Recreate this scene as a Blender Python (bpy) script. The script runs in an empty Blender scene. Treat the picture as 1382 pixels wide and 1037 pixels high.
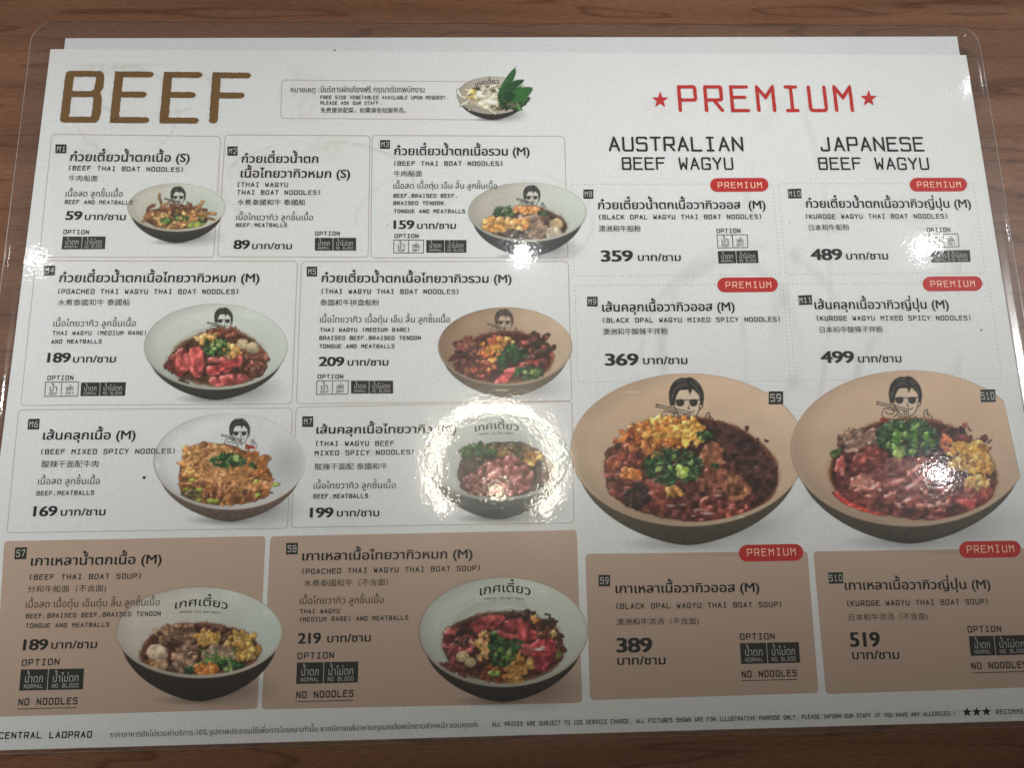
import bpy, math
import numpy as np
from mathutils import Matrix, Vector

SC = bpy.context.scene
COL = SC.collection

# ---------------------------------------------------------------- camera
cam = bpy.data.cameras.new("camera")
cam.sensor_fit = 'HORIZONTAL'; cam.sensor_width = 36.0
cam.lens = 964.379 * 36.0 / 1382.0
cam.clip_start = 0.01; cam.clip_end = 50
camo = bpy.data.objects.new("camera", cam); COL.objects.link(camo)
CAM = Vector((-0.016990, -0.068362, 0.290640))
Rm = Matrix(((0.9992609, 0.0107012, -0.0369197), (-0.0177838, 0.9801974, -0.1972227), (0.0340781, 0.1977335, 0.9796633)))
camo.matrix_world = Matrix.Translation(CAM) @ Rm.to_4x4()
SC.camera = camo

# sheet plane <-> photograph: the sheet is a flat rectangle 0.42 m wide, seen in perspective
HM = np.array([[3310.0942, 398.63981, 709.90093], [29.524141, -2820.95624, 487.12979], [0.12354482, 0.65995516, 1.0]])
HI = np.linalg.inv(HM)
def P(x, y):
    q = HI @ np.array([x, y, 1.0]); return q[:2] / q[2]
def PA(xy):
    xy = np.asarray(xy, float).reshape(-1, 2)
    q = np.c_[xy, np.ones(len(xy))] @ HI.T
    return q[:, :2] / q[:, 2:3]

# ---------------------------------------------------------------- light and exposure
w = bpy.data.worlds.new("World"); SC.world = w; w.use_nodes = True
bg = w.node_tree.nodes['Background']
bg.inputs[0].default_value = (0.80, 0.90, 1.0, 1); bg.inputs[1].default_value = 0.008

def mirror_at(px, py, h):
    p = P(px, py); d = Vector((p[0], p[1], 0)) - CAM; d.z = -d.z
    return Vector((p[0], p[1], 0)) + d * (h / d.z)
def spot(name, loc, target, power, radius, cone, blend, color):
    l = bpy.data.lights.new(name, 'SPOT'); l.energy = power; l.shadow_soft_size = radius
    l.spot_size = math.radians(cone); l.spot_blend = blend; l.color = color
    o = bpy.data.objects.new(name, l); COL.objects.link(o); o.location = loc
    o.rotation_euler = (Vector(target) - Vector(loc)).to_track_quat('-Z', 'Y').to_euler()
    return o
def disc(name, loc, power, size, color, target=None):
    l = bpy.data.lights.new(name, 'AREA'); l.shape = 'DISK'; l.size = size; l.energy = power; l.color = color
    o = bpy.data.objects.new(name, l); COL.objects.link(o); o.location = loc
    t = Vector(target) if target else Vector((loc[0], loc[1], 0))
    o.rotation_euler = (t - Vector(loc)).to_track_quat('-Z', 'Y').to_euler()
    return o
WARM = (1.0, 0.90, 0.74); NEUT = (0.99, 1.0, 0.985)
# ceiling downlights, standing where their mirror images fall in the film
spot("ceiling_downlight", mirror_at(703, 343, 1.6), (0, .15, 0), 2.0, 0.022, 44, 1, NEUT)
spot("ceiling_downlight", mirror_at(1250, 332, 1.6), (.15, .15, 0), 1.9, 0.022, 44, 1, NEUT)
spot("ceiling_downlight", mirror_at(1264, 638, 1.6), (.13, .12, 0), 2.0, 0.022, 44, 1, NEUT)
spot("ceiling_downlight", mirror_at(1304, 117, 1.6), (.1, .2, 0), .7, 0.012, 44, 1, NEUT)
spot("ceiling_downlight", mirror_at(40, 350, 1.6), (-.15, .1, 0), .7, 0.014, 44, 1, NEUT)
# narrow-beam spots added out of view to shape the brightness over the sheet
for _l, _a, _p, _c in (((2.3, .5, 1.8), (-.35, 0, 0), 365, 8), ((2.3, .5, 1.8), (.10, .14, 0), 158, 8),
                       ((-2.3, .5, 1.8), (.10, .14, 0), 162, 8), ((-2.3, .5, 1.8), (.33, .06, 0), 225, 8), ((0, 1.8, 1.7), (-.35, 0, 0), 195, 8), ((2.3, .5, 1.8), (.03, -.010, 0), 285, 3.8)):
    spot("added_fill_spot", _l, _a, _p, .14, _c, .7, NEUT)
# open ring pendant above the menu: short tubes set along the ring
for a in np.linspace(-38, 218, 17):
    r = math.radians(a)
    disc("ring_pendant_tube", mirror_at(668 + 86 * math.cos(r), 632 - 86 * math.sin(r), 1.5), 0.145, 0.036, (1.0, 0.93, 0.74))
disc("ring_pendant_bulb", mirror_at(672, 664, 1.5), 0.145, 0.036, (1.0, 0.86, 0.62))

SC.view_settings.view_transform = 'Standard'; SC.view_settings.look = 'None'
SC.view_settings.exposure = 0.0; SC.view_settings.gamma = 1.0; SC.view_settings.use_curve_mapping = False
SC.cycles.transparent_max_bounces = 16
SC.cycles.max_bounces = 8

# ---------------------------------------------------------------- helpers
def lin(c):
    c = np.asarray(c, float) / 255.0
    return np.where(c <= 0.04045, c / 12.92, ((c + 0.055) / 1.055) ** 2.4)
def mat(name, rgb=None, rough=0.6, spec=0.2):
    m = bpy.data.materials.new(name); m.use_nodes = True
    b = m.node_tree.nodes['Principled BSDF']
    if rgb is not None: b.inputs['Base Color'].default_value = (*lin(rgb), 1)
    b.inputs['Roughness'].default_value = rough; b.inputs['Specular IOR Level'].default_value = spec
    return m
def link(o, parent=None):
    COL.objects.link(o)
    if parent is not None: o.parent = parent
    return o
def mesh(name, verts, faces, mats, parent=None, fmat=None, smooth=False):
    me = bpy.data.meshes.new(name); me.from_pydata([tuple(v) for v in verts], [], faces)
    for m in (mats if isinstance(mats, list) else [mats]): me.materials.append(m)
    if fmat is not None: me.polygons.foreach_set('material_index', fmat)
    if smooth: me.polygons.foreach_set('use_smooth', [True] * len(me.polygons))
    me.update()
    return link(bpy.data.objects.new(name, me), parent)
def empty(name, parent=None):
    o = bpy.data.objects.new(name, None); o.empty_display_size = 0.02; return link(o, parent)

MM = 0.001
Z_TABLE, Z_FB, Z_BACK, Z_PAPER = -0.48*MM, -0.45*MM, -0.14*MM, 0.0
Z_GHOST, Z_FILL, Z_LINE, Z_PIC, Z_TAG, Z_TXT = .02*MM, .03*MM, .05*MM, .07*MM, .12*MM, .15*MM

# ---------------------------------------------------------------- materials
def ink(name, rgb, var=0.18):
    m = mat(name, rgb, 0.55, 0.15); nt = m.node_tree; b = nt.nodes['Principled BSDF']
    tc = nt.nodes.new('ShaderNodeTexCoord'); n = nt.nodes.new('ShaderNodeTexNoise')
    n.inputs['Scale'].default_value = 1500; n.inputs['Detail'].default_value = 1
    mx = nt.nodes.new('ShaderNodeMix'); mx.data_type = 'RGBA'
    c = lin(rgb); mx.inputs[6].default_value = (*(c * (1 - var)), 1); mx.inputs[7].default_value = (*np.minimum(c * (1 + var) + .004, 1), 1)
    nt.links.new(tc.outputs['Object'], n.inputs['Vector']); nt.links.new(n.outputs['Fac'], mx.inputs[0])
    nt.links.new(mx.outputs[2], b.inputs['Base Color'])
    return m
M_BLACK = ink('black_ink', (44, 43, 41)); M_TITLE = ink('title_ink', (38, 36, 34))
M_GREY = ink('grey_ink', (186, 183, 174)); M_BOX = ink('box_ink', (45, 43, 39)); M_LINE = ink('border_ink', (190, 174, 160))
M_DOT = ink('dotted_ink', (186, 172, 158)); M_BROWN = ink('gold_ink', (118, 84, 38), .14); M_RED = ink('red_ink', (190, 38, 34), .06)
M_PINK = ink('pale_ink', (250, 205, 180), .03); M_TAN = ink('tan_ink', (194, 169, 151), .05); M_EDGE = ink('grey_line_ink', (90, 84, 76))

def paper_mat(name, rgb):
    m = mat(name, rgb, 0.8, 0.1); nt = m.node_tree; b = nt.nodes['Principled BSDF']
    tc = nt.nodes.new('ShaderNodeTexCoord')
    n = nt.nodes.new('ShaderNodeTexNoise'); n.inputs['Scale'].default_value = 700; n.inputs['Detail'].default_value = 3
    n2 = nt.nodes.new('ShaderNodeTexNoise'); n2.inputs['Scale'].default_value = 22; n2.inputs['Detail'].default_value = 2
    c = lin(rgb)
    m1 = nt.nodes.new('ShaderNodeMix'); m1.data_type = 'RGBA'
    m1.inputs[6].default_value = (*(c * .955), 1); m1.inputs[7].default_value = (*np.minimum(c * 1.04, 1), 1)
    r = nt.nodes.new('ShaderNodeMapRange'); r.inputs[1].default_value = .3; r.inputs[2].default_value = .7
    m2 = nt.nodes.new('ShaderNodeMix'); m2.data_type = 'RGBA'; m2.blend_type = 'MULTIPLY'; m2.inputs[0].default_value = 1
    rp = nt.nodes.new('ShaderNodeValToRGB'); e = rp.color_ramp.elements
    e[0].position = .35; e[0].color = (.985, .99, .955, 1); e[1].position = .65; e[1].color = (1, .975, .985, 1)
    el = e.new(.5); el.color = (1, 1, 1, 1)
    L = nt.links.new
    L(tc.outputs['Object'], n.inputs['Vector']); L(tc.outputs['Object'], n2.inputs['Vector'])
    L(n.outputs['Fac'], r.inputs[0]); L(r.outputs[0], m1.inputs[0]); L(n2.outputs['Fac'], rp.inputs[0])
    L(m1.outputs[2], m2.inputs[6]); L(rp.outputs[0], m2.inputs[7]); L(m2.outputs[2], b.inputs['Base Color'])
    return m
M_PAPER = paper_mat('white_paper', (228, 229, 229)); M_BACKP = paper_mat('backing_paper', (218, 219, 222))

def print_mat():
    m = mat('printed_picture', None, 0.6, 0.12); nt = m.node_tree; b = nt.nodes['Principled BSDF']
    a = nt.nodes.new('ShaderNodeAttribute'); a.attribute_name = 'Col'
    tc = nt.nodes.new('ShaderNodeTexCoord'); n = nt.nodes.new('ShaderNodeTexNoise')
    n.inputs['Scale'].default_value = 1300; n.inputs['Detail'].default_value = 2
    r = nt.nodes.new('ShaderNodeMapRange'); r.inputs[1].default_value = .3; r.inputs[2].default_value = .7; r.inputs[3].default_value = .93; r.inputs[4].default_value = 1.07
    mx = nt.nodes.new('ShaderNodeVectorMath'); mx.operation = 'SCALE'
    t = nt.nodes.new('ShaderNodeBsdfTransparent'); ms = nt.nodes.new('ShaderNodeMixShader')
    out = nt.nodes['Material Output']; L = nt.links.new
    L(tc.outputs['Object'], n.inputs['Vector']); L(n.outputs['Fac'], r.inputs[0])
    L(a.outputs['Color'], mx.inputs[0]); L(r.outputs[0], mx.inputs['Scale']); L(mx.outputs[0], b.inputs['Base Color'])
    L(a.outputs['Alpha'], ms.inputs[0]); L(t.outputs[0], ms.inputs[1]); L(b.outputs[0], ms.inputs[2]); L(ms.outputs[0], out.inputs[0])
    return m
M_PRINT = print_mat()

def film_mat():
    m = bpy.data.materials.new('clear_film'); m.use_nodes = True; nt = m.node_tree
    nt.nodes.remove(nt.nodes['Principled BSDF']); out = nt.nodes['Material Output']; L = nt.links.new
    N = nt.nodes.new
    tc = N('ShaderNodeTexCoord')
    n1 = N('ShaderNodeTexNoise'); n1.inputs['Scale'].default_value = 560; n1.inputs['Detail'].default_value = 1; n1.inputs['Roughness'].default_value = .6
    n2 = N('ShaderNodeTexNoise'); n2.inputs['Scale'].default_value = 90; n2.inputs['Detail'].default_value = 1
    for n in (n1, n2): L(tc.outputs['Object'], n.inputs['Vector'])
    ad = N('ShaderNodeMath'); ad.operation = 'MULTIPLY_ADD'; ad.inputs[1].default_value = 2.2
    L(n2.outputs['Fac'], ad.inputs[0]); L(n1.outputs['Fac'], ad.inputs[2])
    bp = N('ShaderNodeBump'); bp.inputs['Strength'].default_value = 1; bp.inputs['Distance'].default_value = .00002
    L(ad.outputs[0], bp.inputs['Height'])
    fr = N('ShaderNodeFresnel'); ge = N('ShaderNodeNewGeometry'); im = N('ShaderNodeMix'); im.inputs[2].default_value = 1.7; im.inputs[3].default_value = 1 / 1.7
    L(ge.outputs['Backfacing'], im.inputs[0]); L(im.outputs[0], fr.inputs['IOR'])
    g = N('ShaderNodeBsdfGlossy'); g.inputs['Roughness'].default_value = .062; L(bp.outputs[0], g.inputs['Normal'])
    g2 = N('ShaderNodeBsdfGlossy'); g2.inputs['Roughness'].default_value = .22; g2.inputs['Color'].default_value = (1, 1, 1, 1); L(bp.outputs[0], g2.inputs['Normal'])
    gm = N('ShaderNodeMixShader'); ns = N('ShaderNodeTexNoise'); ns.inputs['Scale'].default_value = 26; ns.inputs['Detail'].default_value = 5; L(tc.outputs['Object'], ns.inputs['Vector']); rs_ = N('ShaderNodeMapRange'); rs_.inputs[1].default_value = .35; rs_.inputs[2].default_value = .7; rs_.inputs[3].default_value = .26; rs_.inputs[4].default_value = .5; L(ns.outputs['Fac'], rs_.inputs[0]); L(rs_.outputs[0], gm.inputs[0]); L(g.outputs[0], gm.inputs[1]); L(g2.outputs[0], gm.inputs[2])
    t = N('ShaderNodeBsdfTransparent'); t.inputs[0].default_value = (.99, .99, .99, 1)
    ms = N('ShaderNodeMixShader'); L(fr.outputs[0], ms.inputs[0]); L(t.outputs[0], ms.inputs[1]); L(gm.outputs[0], ms.inputs[2])
    hz = N('ShaderNodeBsdfDiffuse'); hz.inputs[0].default_value = (.8, .82, .83, 1); mh = N('ShaderNodeMixShader'); mh.inputs[0].default_value = .03
    L(ms.outputs[0], mh.inputs[1]); L(hz.outputs[0], mh.inputs[2]); L(mh.outputs[0], out.inputs[0])
    return m
M_FILM = film_mat()
M_FILMB = bpy.data.materials.new('film_underside'); M_FILMB.use_nodes = True
_nt = M_FILMB.node_tree; _nt.nodes.remove(_nt.nodes['Principled BSDF']); _t = _nt.nodes.new('ShaderNodeBsdfTransparent')
_t.inputs[0].default_value = (.985, .985, .985, 1); _nt.links.new(_t.outputs[0], _nt.nodes['Material Output'].inputs[0])

M_CUT = mat('film_cut_edge', (196, 192, 186), .5, .3)
def wood_mat():
    m = mat('walnut_laminate', (110, 72, 48), .38, .5); nt = m.node_tree; b = nt.nodes['Principled BSDF']; N = nt.nodes.new; L = nt.links.new
    tc = N('ShaderNodeTexCoord'); mp = N('ShaderNodeMapping'); mp.inputs['Rotation'].default_value = (0, 0, math.radians(2.5)); mp.inputs['Scale'].default_value = (1.0, 14, 1)
    L(tc.outputs['Object'], mp.inputs['Vector'])
    n1 = N('ShaderNodeTexNoise'); n1.inputs['Scale'].default_value = 5; n1.inputs['Detail'].default_value = 6; n1.inputs['Distortion'].default_value = .6
    mp2 = N('ShaderNodeMapping'); mp2.inputs['Rotation'].default_value = (0, 0, math.radians(2.5)); mp2.inputs['Scale'].default_value = (30, 300, 1); L(tc.outputs['Object'], mp2.inputs['Vector'])
    n2 = N('ShaderNodeTexNoise'); n2.inputs['Scale'].default_value = 7; n2.inputs['Detail'].default_value = 4
    mp3 = N('ShaderNodeMapping'); mp3.inputs['Rotation'].default_value = (0, 0, math.radians(2.5)); mp3.inputs['Scale'].default_value = (.9, 9, 1); L(tc.outputs['Object'], mp3.inputs['Vector'])
    n3 = N('ShaderNodeTexNoise'); n3.inputs['Scale'].default_value = 4.2; n3.inputs['Detail'].default_value = 3; n3.inputs['Distortion'].default_value = .3
    L(mp.outputs[0], n1.inputs['Vector']); L(mp2.outputs[0], n2.inputs['Vector']); L(mp3.outputs[0], n3.inputs['Vector'])
    r1 = N('ShaderNodeValToRGB'); e = r1.color_ramp.elements
    e[0].position = .30; e[0].color = (*lin((106, 72, 52)), 1); e[1].position = .72; e[1].color = (*lin((134, 96, 73)), 1)
    L(n1.outputs['Fac'], r1.inputs[0])
    r2 = N('ShaderNodeValToRGB'); e = r2.color_ramp.elements
    e[0].position = .32; e[0].color = (.58, .55, .52, 1); e[1].position = .60; e[1].color = (1.06, 1.06, 1.06, 1); L(n2.outputs['Fac'], r2.inputs[0])
    mu = N('ShaderNodeMix'); mu.data_type = 'RGBA'; mu.blend_type = 'MULTIPLY'; mu.inputs[0].default_value = .75
    L(r1.outputs[0], mu.inputs[6]); L(r2.outputs[0], mu.inputs[7])
    # dark vein lines: narrow bands of a contour of the broad noise
    f = N('ShaderNodeMath'); f.operation = 'MULTIPLY'; f.inputs[1].default_value = 9; L(n3.outputs['Fac'], f.inputs[0])
    fr = N('ShaderNodeMath'); fr.operation = 'FRACT'; L(f.outputs[0], fr.inputs[0])
    r3 = N('ShaderNodeValToRGB'); e = r3.color_ramp.elements
    e[0].position = 0; e[0].color = (.48, .42, .38, 1); e[1].position = .16; e[1].color = (1, 1, 1, 1)
    x = e.new(.95); x.color = (1, 1, 1, 1); x = e.new(1.0); x.color = (.55, .5, .45, 1)
    L(fr.outputs[0], r3.inputs[0])
    mu2 = N('ShaderNodeMix'); mu2.data_type = 'RGBA'; mu2.blend_type = 'MULTIPLY'; mu2.inputs[0].default_value = .8
    L(mu.outputs[2], mu2.inputs[6]); L(r3.outputs[0], mu2.inputs[7]); L(mu2.outputs[2], b.inputs['Base Color'])
    bp = N('ShaderNodeBump'); bp.inputs['Strength'].default_value = .25; bp.inputs['Distance'].default_value = .00008
    L(n2.outputs['Fac'], bp.inputs['Height']); L(bp.outputs[0], b.inputs['Normal'])
    return m
M_WOOD = wood_mat()

# ---------------------------------------------------------------- table
def rounded_slab(name, x0, x1, y0, y1, z0, z1, bev, m):
    v = [(x0, y0, z0), (x1, y0, z0), (x1, y1, z0), (x0, y1, z0),
         (x0, y0, z1 - bev), (x1, y0, z1 - bev), (x1, y1, z1 - bev), (x0, y1, z1 - bev),
         (x0 + bev, y0 + bev, z1), (x1 - bev, y0 + bev, z1), (x1 - bev, y1 - bev, z1), (x0 + bev, y1 - bev, z1)]
    f = [(3, 2, 1, 0)]
    for b in (0, 4):
        for i in range(4): f.append((b + i, b + (i + 1) % 4, b + 4 + (i + 1) % 4, b + 4 + i))
    f.append((8, 9, 10, 11))
    return mesh(name, v, f, m)
table = rounded_slab('table_top', -.62, .62, -.42, .42, -.028, Z_TABLE, .002, M_WOOD)
table['label'] = 'brown walnut grain table top lying under the laminated menu'; table['category'] = 'table'

# ---------------------------------------------------------------- menu: sheets and film
menu = empty('laminated_menu')
menu['label'] = 'clear laminated beef noodle menu sheet lying on the brown wooden table'; menu['category'] = 'menu'

def sheet(name, corners, z, th, m):
    p = PA(corners); v = [(*q, z - th) for q in p] + [(*q, z) for q in p]
    return mesh(name, v, [(3, 2, 1, 0)[::-1], (4, 5, 6, 7)[::-1]] + [(i, (i + 1) % 4, 4 + (i + 1) % 4, 4 + i)[::-1] for i in range(4)], m, menu)
PAPER = [(68, 66), (1304, 74), (1448.5, 971.7), (-49.2, 1015)]
BACK = [(88, 51), (1292, 48.7), (1421, 940), (-20, 985)]
sheet('paper_sheet', PAPER, Z_PAPER, .12*MM, M_PAPER)
sheet('backing_sheet', BACK, Z_BACK, .12*MM, M_BACKP)

def hash_noise(nx, ny, cells_x, cells_y, seed):
    rs = np.random.RandomState(seed); g = rs.rand(cells_y + 3, cells_x + 3)
    x = np.linspace(0, cells_x, nx); y = np.linspace(0, cells_y, ny)
    xi = x.astype(int); yi = y.astype(int); fx = x - xi; fy = y - yi
    fx = fx * fx * (3 - 2 * fx); fy = fy * fy * (3 - 2 * fy)
    a = g[np.ix_(yi, xi)]; b = g[np.ix_(yi, xi + 1)]; c = g[np.ix_(yi + 1, xi)]; d = g[np.ix_(yi + 1, xi + 1)]
    fx = fx[None, :]; fy = fy[:, None]
    return (a * (1 - fx) + b * fx) * (1 - fy) + (c * (1 - fx) + d * fx) * fy

def quad_dist(X, Y, corners):       # signed distance (approx.) to a convex quad on the plane, + inside
    p = PA(corners); d = np.full(X.shape, 1e9)
    for i in range(4):
        a, b = p[i], p[(i + 1) % 4]; e = b - a; n = np.array([e[1], -e[0]]) / np.hypot(*e)
        d = np.minimum(d, (X - a[0]) * n[0] + (Y - a[1]) * n[1])
    return d
def film():
    FC = PA([(44, 28), (1319, 34), (1473, 979), (-78, 1021)])
    nx, ny = 341, 251
    W_, H_ = .45, .31; R = .011
    u = np.linspace(-1, 1, nx); v = np.linspace(1, -1, ny)
    u = np.sign(u) * (1 - (1 - abs(u)) ** 1.55); v = np.sign(v) * (1 - (1 - abs(v)) ** 1.55); U, V = np.meshgrid(u, v)
    cx, cy = W_ / 2 - R, H_ / 2 - R
    ax, ay = abs(U) * W_ / 2, abs(V) * H_ / 2
    a = np.clip((ax - cx) / R, 0, 1); b = np.clip((ay - cy) / R, 0, 1)
    s = np.where((a > 0) & (b > 0), np.maximum(a, b) / np.maximum(np.hypot(a, b), 1e-9), 1)
    ax = np.where((a > 0) & (b > 0), cx + a * s * R, ax); ay = np.where((a > 0) & (b > 0), cy + b * s * R, ay)
    S = (np.sign(U) * ax / W_ + .5); T = (.5 - np.sign(V) * ay / H_)
    X = np.zeros_like(S); Y = np.zeros_like(S)
    for k, (i, j) in enumerate([(0, 0), (1, 0), (1, 1), (0, 1)]):
        wgt = (S if i else 1 - S) * (T if j else 1 - T); X += wgt * FC[k][0]; Y += wgt * FC[k][1]
    dp = quad_dist(X, Y, PAPER); db = quad_dist(X, Y, BACK)
    sm = lambda d, w_: (lambda t: t * t * (3 - 2 * t))(np.clip(d / w_ + 1, 0, 1))
    z = -.16*MM + np.maximum(sm(dp, 4*MM) * .44*MM, sm(db, 4*MM) * .28*MM)
    edge = np.minimum(np.minimum(S, 1 - S) * W_, np.minimum(T, 1 - T) * H_)
    warp = (hash_noise(nx, ny, 7, 5, 3) - .5) * .16 + (hash_noise(nx, ny, 17, 12, 4) - .5) * .04
    bw = np.exp(-(edge / .014) ** 2)
    rip = (hash_noise(nx, ny, 40, 26, 8) - .5) * .10
    z = z + warp * MM * np.clip(dp / .01, 0, 1) + rip * MM * bw
    for e_, w_, a_ in ((.0046, .0007, .07), (.0008, .0006, .06)): z = z + a_ * MM * np.exp(-((edge - e_) / w_) ** 2) * (.6 + .8 * hash_noise(nx, ny, 9, 7, 5))
    z = np.maximum(z, -.38*MM)
    n = nx * ny
    top = np.c_[X.ravel(), Y.ravel(), z.ravel()]; bot = np.c_[X.ravel(), Y.ravel(), np.full(n, Z_FB)]
    idx = np.arange(n).reshape(ny, nx)
    q = np.stack([idx[1:, :-1], idx[1:, 1:], idx[:-1, 1:], idx[:-1, :-1]], -1).reshape(-1, 4)
    ring = np.concatenate([idx[0, :], idx[1:, -1], idx[-1, -2::-1], idx[-2:0:-1, 0]])
    nxt = np.roll(ring, -1)
    verts = np.concatenate([top, bot, top[ring], bot[ring]]); m_ = len(ring); k_ = np.arange(m_); k2 = np.roll(k_, -1)
    sides = np.stack([2*n + k_, 2*n + k2, 2*n + m_ + k2, 2*n + m_ + k_], -1)
    return mesh('clear_film', verts, np.concatenate([q, q[:, ::-1] + n, sides]).tolist(), [M_FILM, M_FILMB, M_CUT], menu, fmat=[0] * len(q) + [1] * len(q) + [2] * len(sides), smooth=True)
film()

# ---------------------------------------------------------------- lettering
TONES = set('่้๊๋์็'); UPPER = set('ิีึืัํำ')
def font_mesh(s, bold=0.0, res=3):
    c = bpy.data.curves.new('t', 'FONT'); c.body = s; c.resolution_u = res; c.space_character = .93 if s.isdigit() else 1
    for i, ch in enumerate(s):
        if ch in TONES:
            if (i and s[i - 1] in UPPER) or (i + 1 < len(s) and s[i + 1] == 'ำ'): c.body_format[i].material_index = 1
    if True:
        dm = bpy.data.materials.get('tmp') or bpy.data.materials.new('tmp')
        c.materials.append(dm); c.materials.append(dm)
    o = bpy.data.objects.new('t', c); COL.objects.link(o)
    bpy.context.view_layer.update()
    me = bpy.data.meshes.new_from_object(o.evaluated_get(bpy.context.evaluated_depsgraph_get()))
    n = len(me.vertices); co = np.zeros(n * 3); me.vertices.foreach_get('co', co); co = co.reshape(-1, 3)[:, :2].copy()
    faces = [tuple(p.vertices) for p in me.polygons]
    up = set(v for p in me.polygons if p.material_index == 1 for v in p.vertices)
    if up: co[list(up), 1] += .215
    bpy.data.objects.remove(o); bpy.data.curves.remove(c); bpy.data.meshes.remove(me); lay = np.zeros(len(co))
    if bold >= .01:       # heavier weight: the same glyphs struck several times, a hair apart
        b = bold * .9; sh = [(-b, b * .5), (b, b * .5), (-b, -b * .5), (b, -b * .5)]; n = len(co); c0 = co
        co = np.concatenate([c0 + np.array(q) for q in sh]); faces = [tuple(i + k * n for i in f) for k in range(4) for f in faces]; lay = np.repeat(np.arange(4.), n)
    return co, faces, lay

def place(co, x0, y0, x1, y1, h, refh, yoff=0.0):
    """fit lettering (font units) on the sheet: left baseline (x0,y0), right baseline (x1,y1), height h at the left"""
    a = P(x0, y0); b = P(x1, y1); u = b - a; L = np.hypot(*u); u /= L; v = np.array([-u[1], u[0]])
    t = P(x0, y0 - h) - a; hh = t @ v
    mn, mx_ = co[:, 0].min(), co[:, 0].max()
    xs = (co[:, 0] - mn) * (L / (mx_ - mn)); ys = (co[:, 1] + yoff) * (hh / refh)
    return a[None] + xs[:, None] * u + ys[:, None] * v

class Ink:
    """collects flat printed shapes of one part; several inks allowed"""
    def __init__(s): s.v = []; s.f = []; s.m = []; s.mats = []
    def add(s, pts, faces, m, z):
        if m not in s.mats: s.mats.append(m)
        k = s.mats.index(m); o = len(s.v)
        z = np.broadcast_to(z, len(pts))
        s.v += [(p[0], p[1], zz) for p, zz in zip(pts, z)]
        s.f += [tuple(i + o for i in f) for f in faces]; s.m += [k] * len(faces)
        return s
    def font(s, t, x0, y0, x1, y1, h, m=None, kind='t', bold=0.0, z=Z_TXT, arc=0.0):
        co, fc, lay = font_mesh(t, bold)
        refh, yo = {'t': (.558, 0), 'c': (.92, .08), 'd': (.682, 0)}[kind]
        if arc:
            mn, mx_ = co[:, 0].min(), co[:, 0].max(); q = (co[:, 0] - mn) / (mx_ - mn) * 2 - 1; co[:, 1] += arc * (1 - q * q)
        return s.add(place(co, x0, y0, x1, y1, h, refh, yo), fc, m or M_BLACK, z + lay * 3e-6)
    def mono(s, t, x0, y0, x1, y1, h, m=None, wt=1.7, z=Z_TXT, rough=0.0, wy=None, adv=10.2, seed=1):
        co, fc, lay = stroke_mesh(t, wt, wy or wt, adv, rough, seed)
        wv = wy or wt; return s.add(place(co, x0, y0, x1, y1, h, 9.0 + wv, wv / 2), fc, m or M_BLACK, z + lay * 2e-6)
    def poly(s, pts, m, z): return s.add(PA(pts), [tuple(range(len(pts)))[::-1]], m, z)
    def strip(s, pts, wpx, m, z, closed=False):
        p = np.asarray(pts, float); L, R_ = offset(p, wpx / 2, wpx / 2, closed); n = len(p)
        f = [(i, (i + 1) % n, n + (i + 1) % n, n + i) for i in range(n if closed else n - 1)]
        return s.add(PA(np.r_[L, R_]), f, m, z)
    def build(s, name, parent): return mesh(name, s.v, s.f, s.mats, parent, s.m)

def offset(p, wx, wy, closed=False):
    n = len(p)
    if closed: a = np.roll(p, 1, 0); b = np.roll(p, -1, 0)
    else: a = np.r_[p[:1], p[:-1]]; b = np.r_[p[1:], p[-1:]]
    d1 = p - a; d2 = b - p
    l1 = np.maximum(np.hypot(*d1.T), 1e-9)[:, None]; l2 = np.maximum(np.hypot(*d2.T), 1e-9)[:, None]
    d1 = d1 / l1; d2 = d2 / l2
    if not closed: d1[0] = d2[0]; d2[-1] = d1[-1]
    t = d1 + d2; t /= np.maximum(np.hypot(*t.T), .5)[:, None]
    nrm = np.c_[-t[:, 1], t[:, 0]]
    cs = np.maximum((nrm * np.c_[-d1[:, 1], d1[:, 0]]).sum(1), .6)[:, None]
    o = nrm / cs * np.array([wx, wy])
    return p + o, p - o

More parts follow.
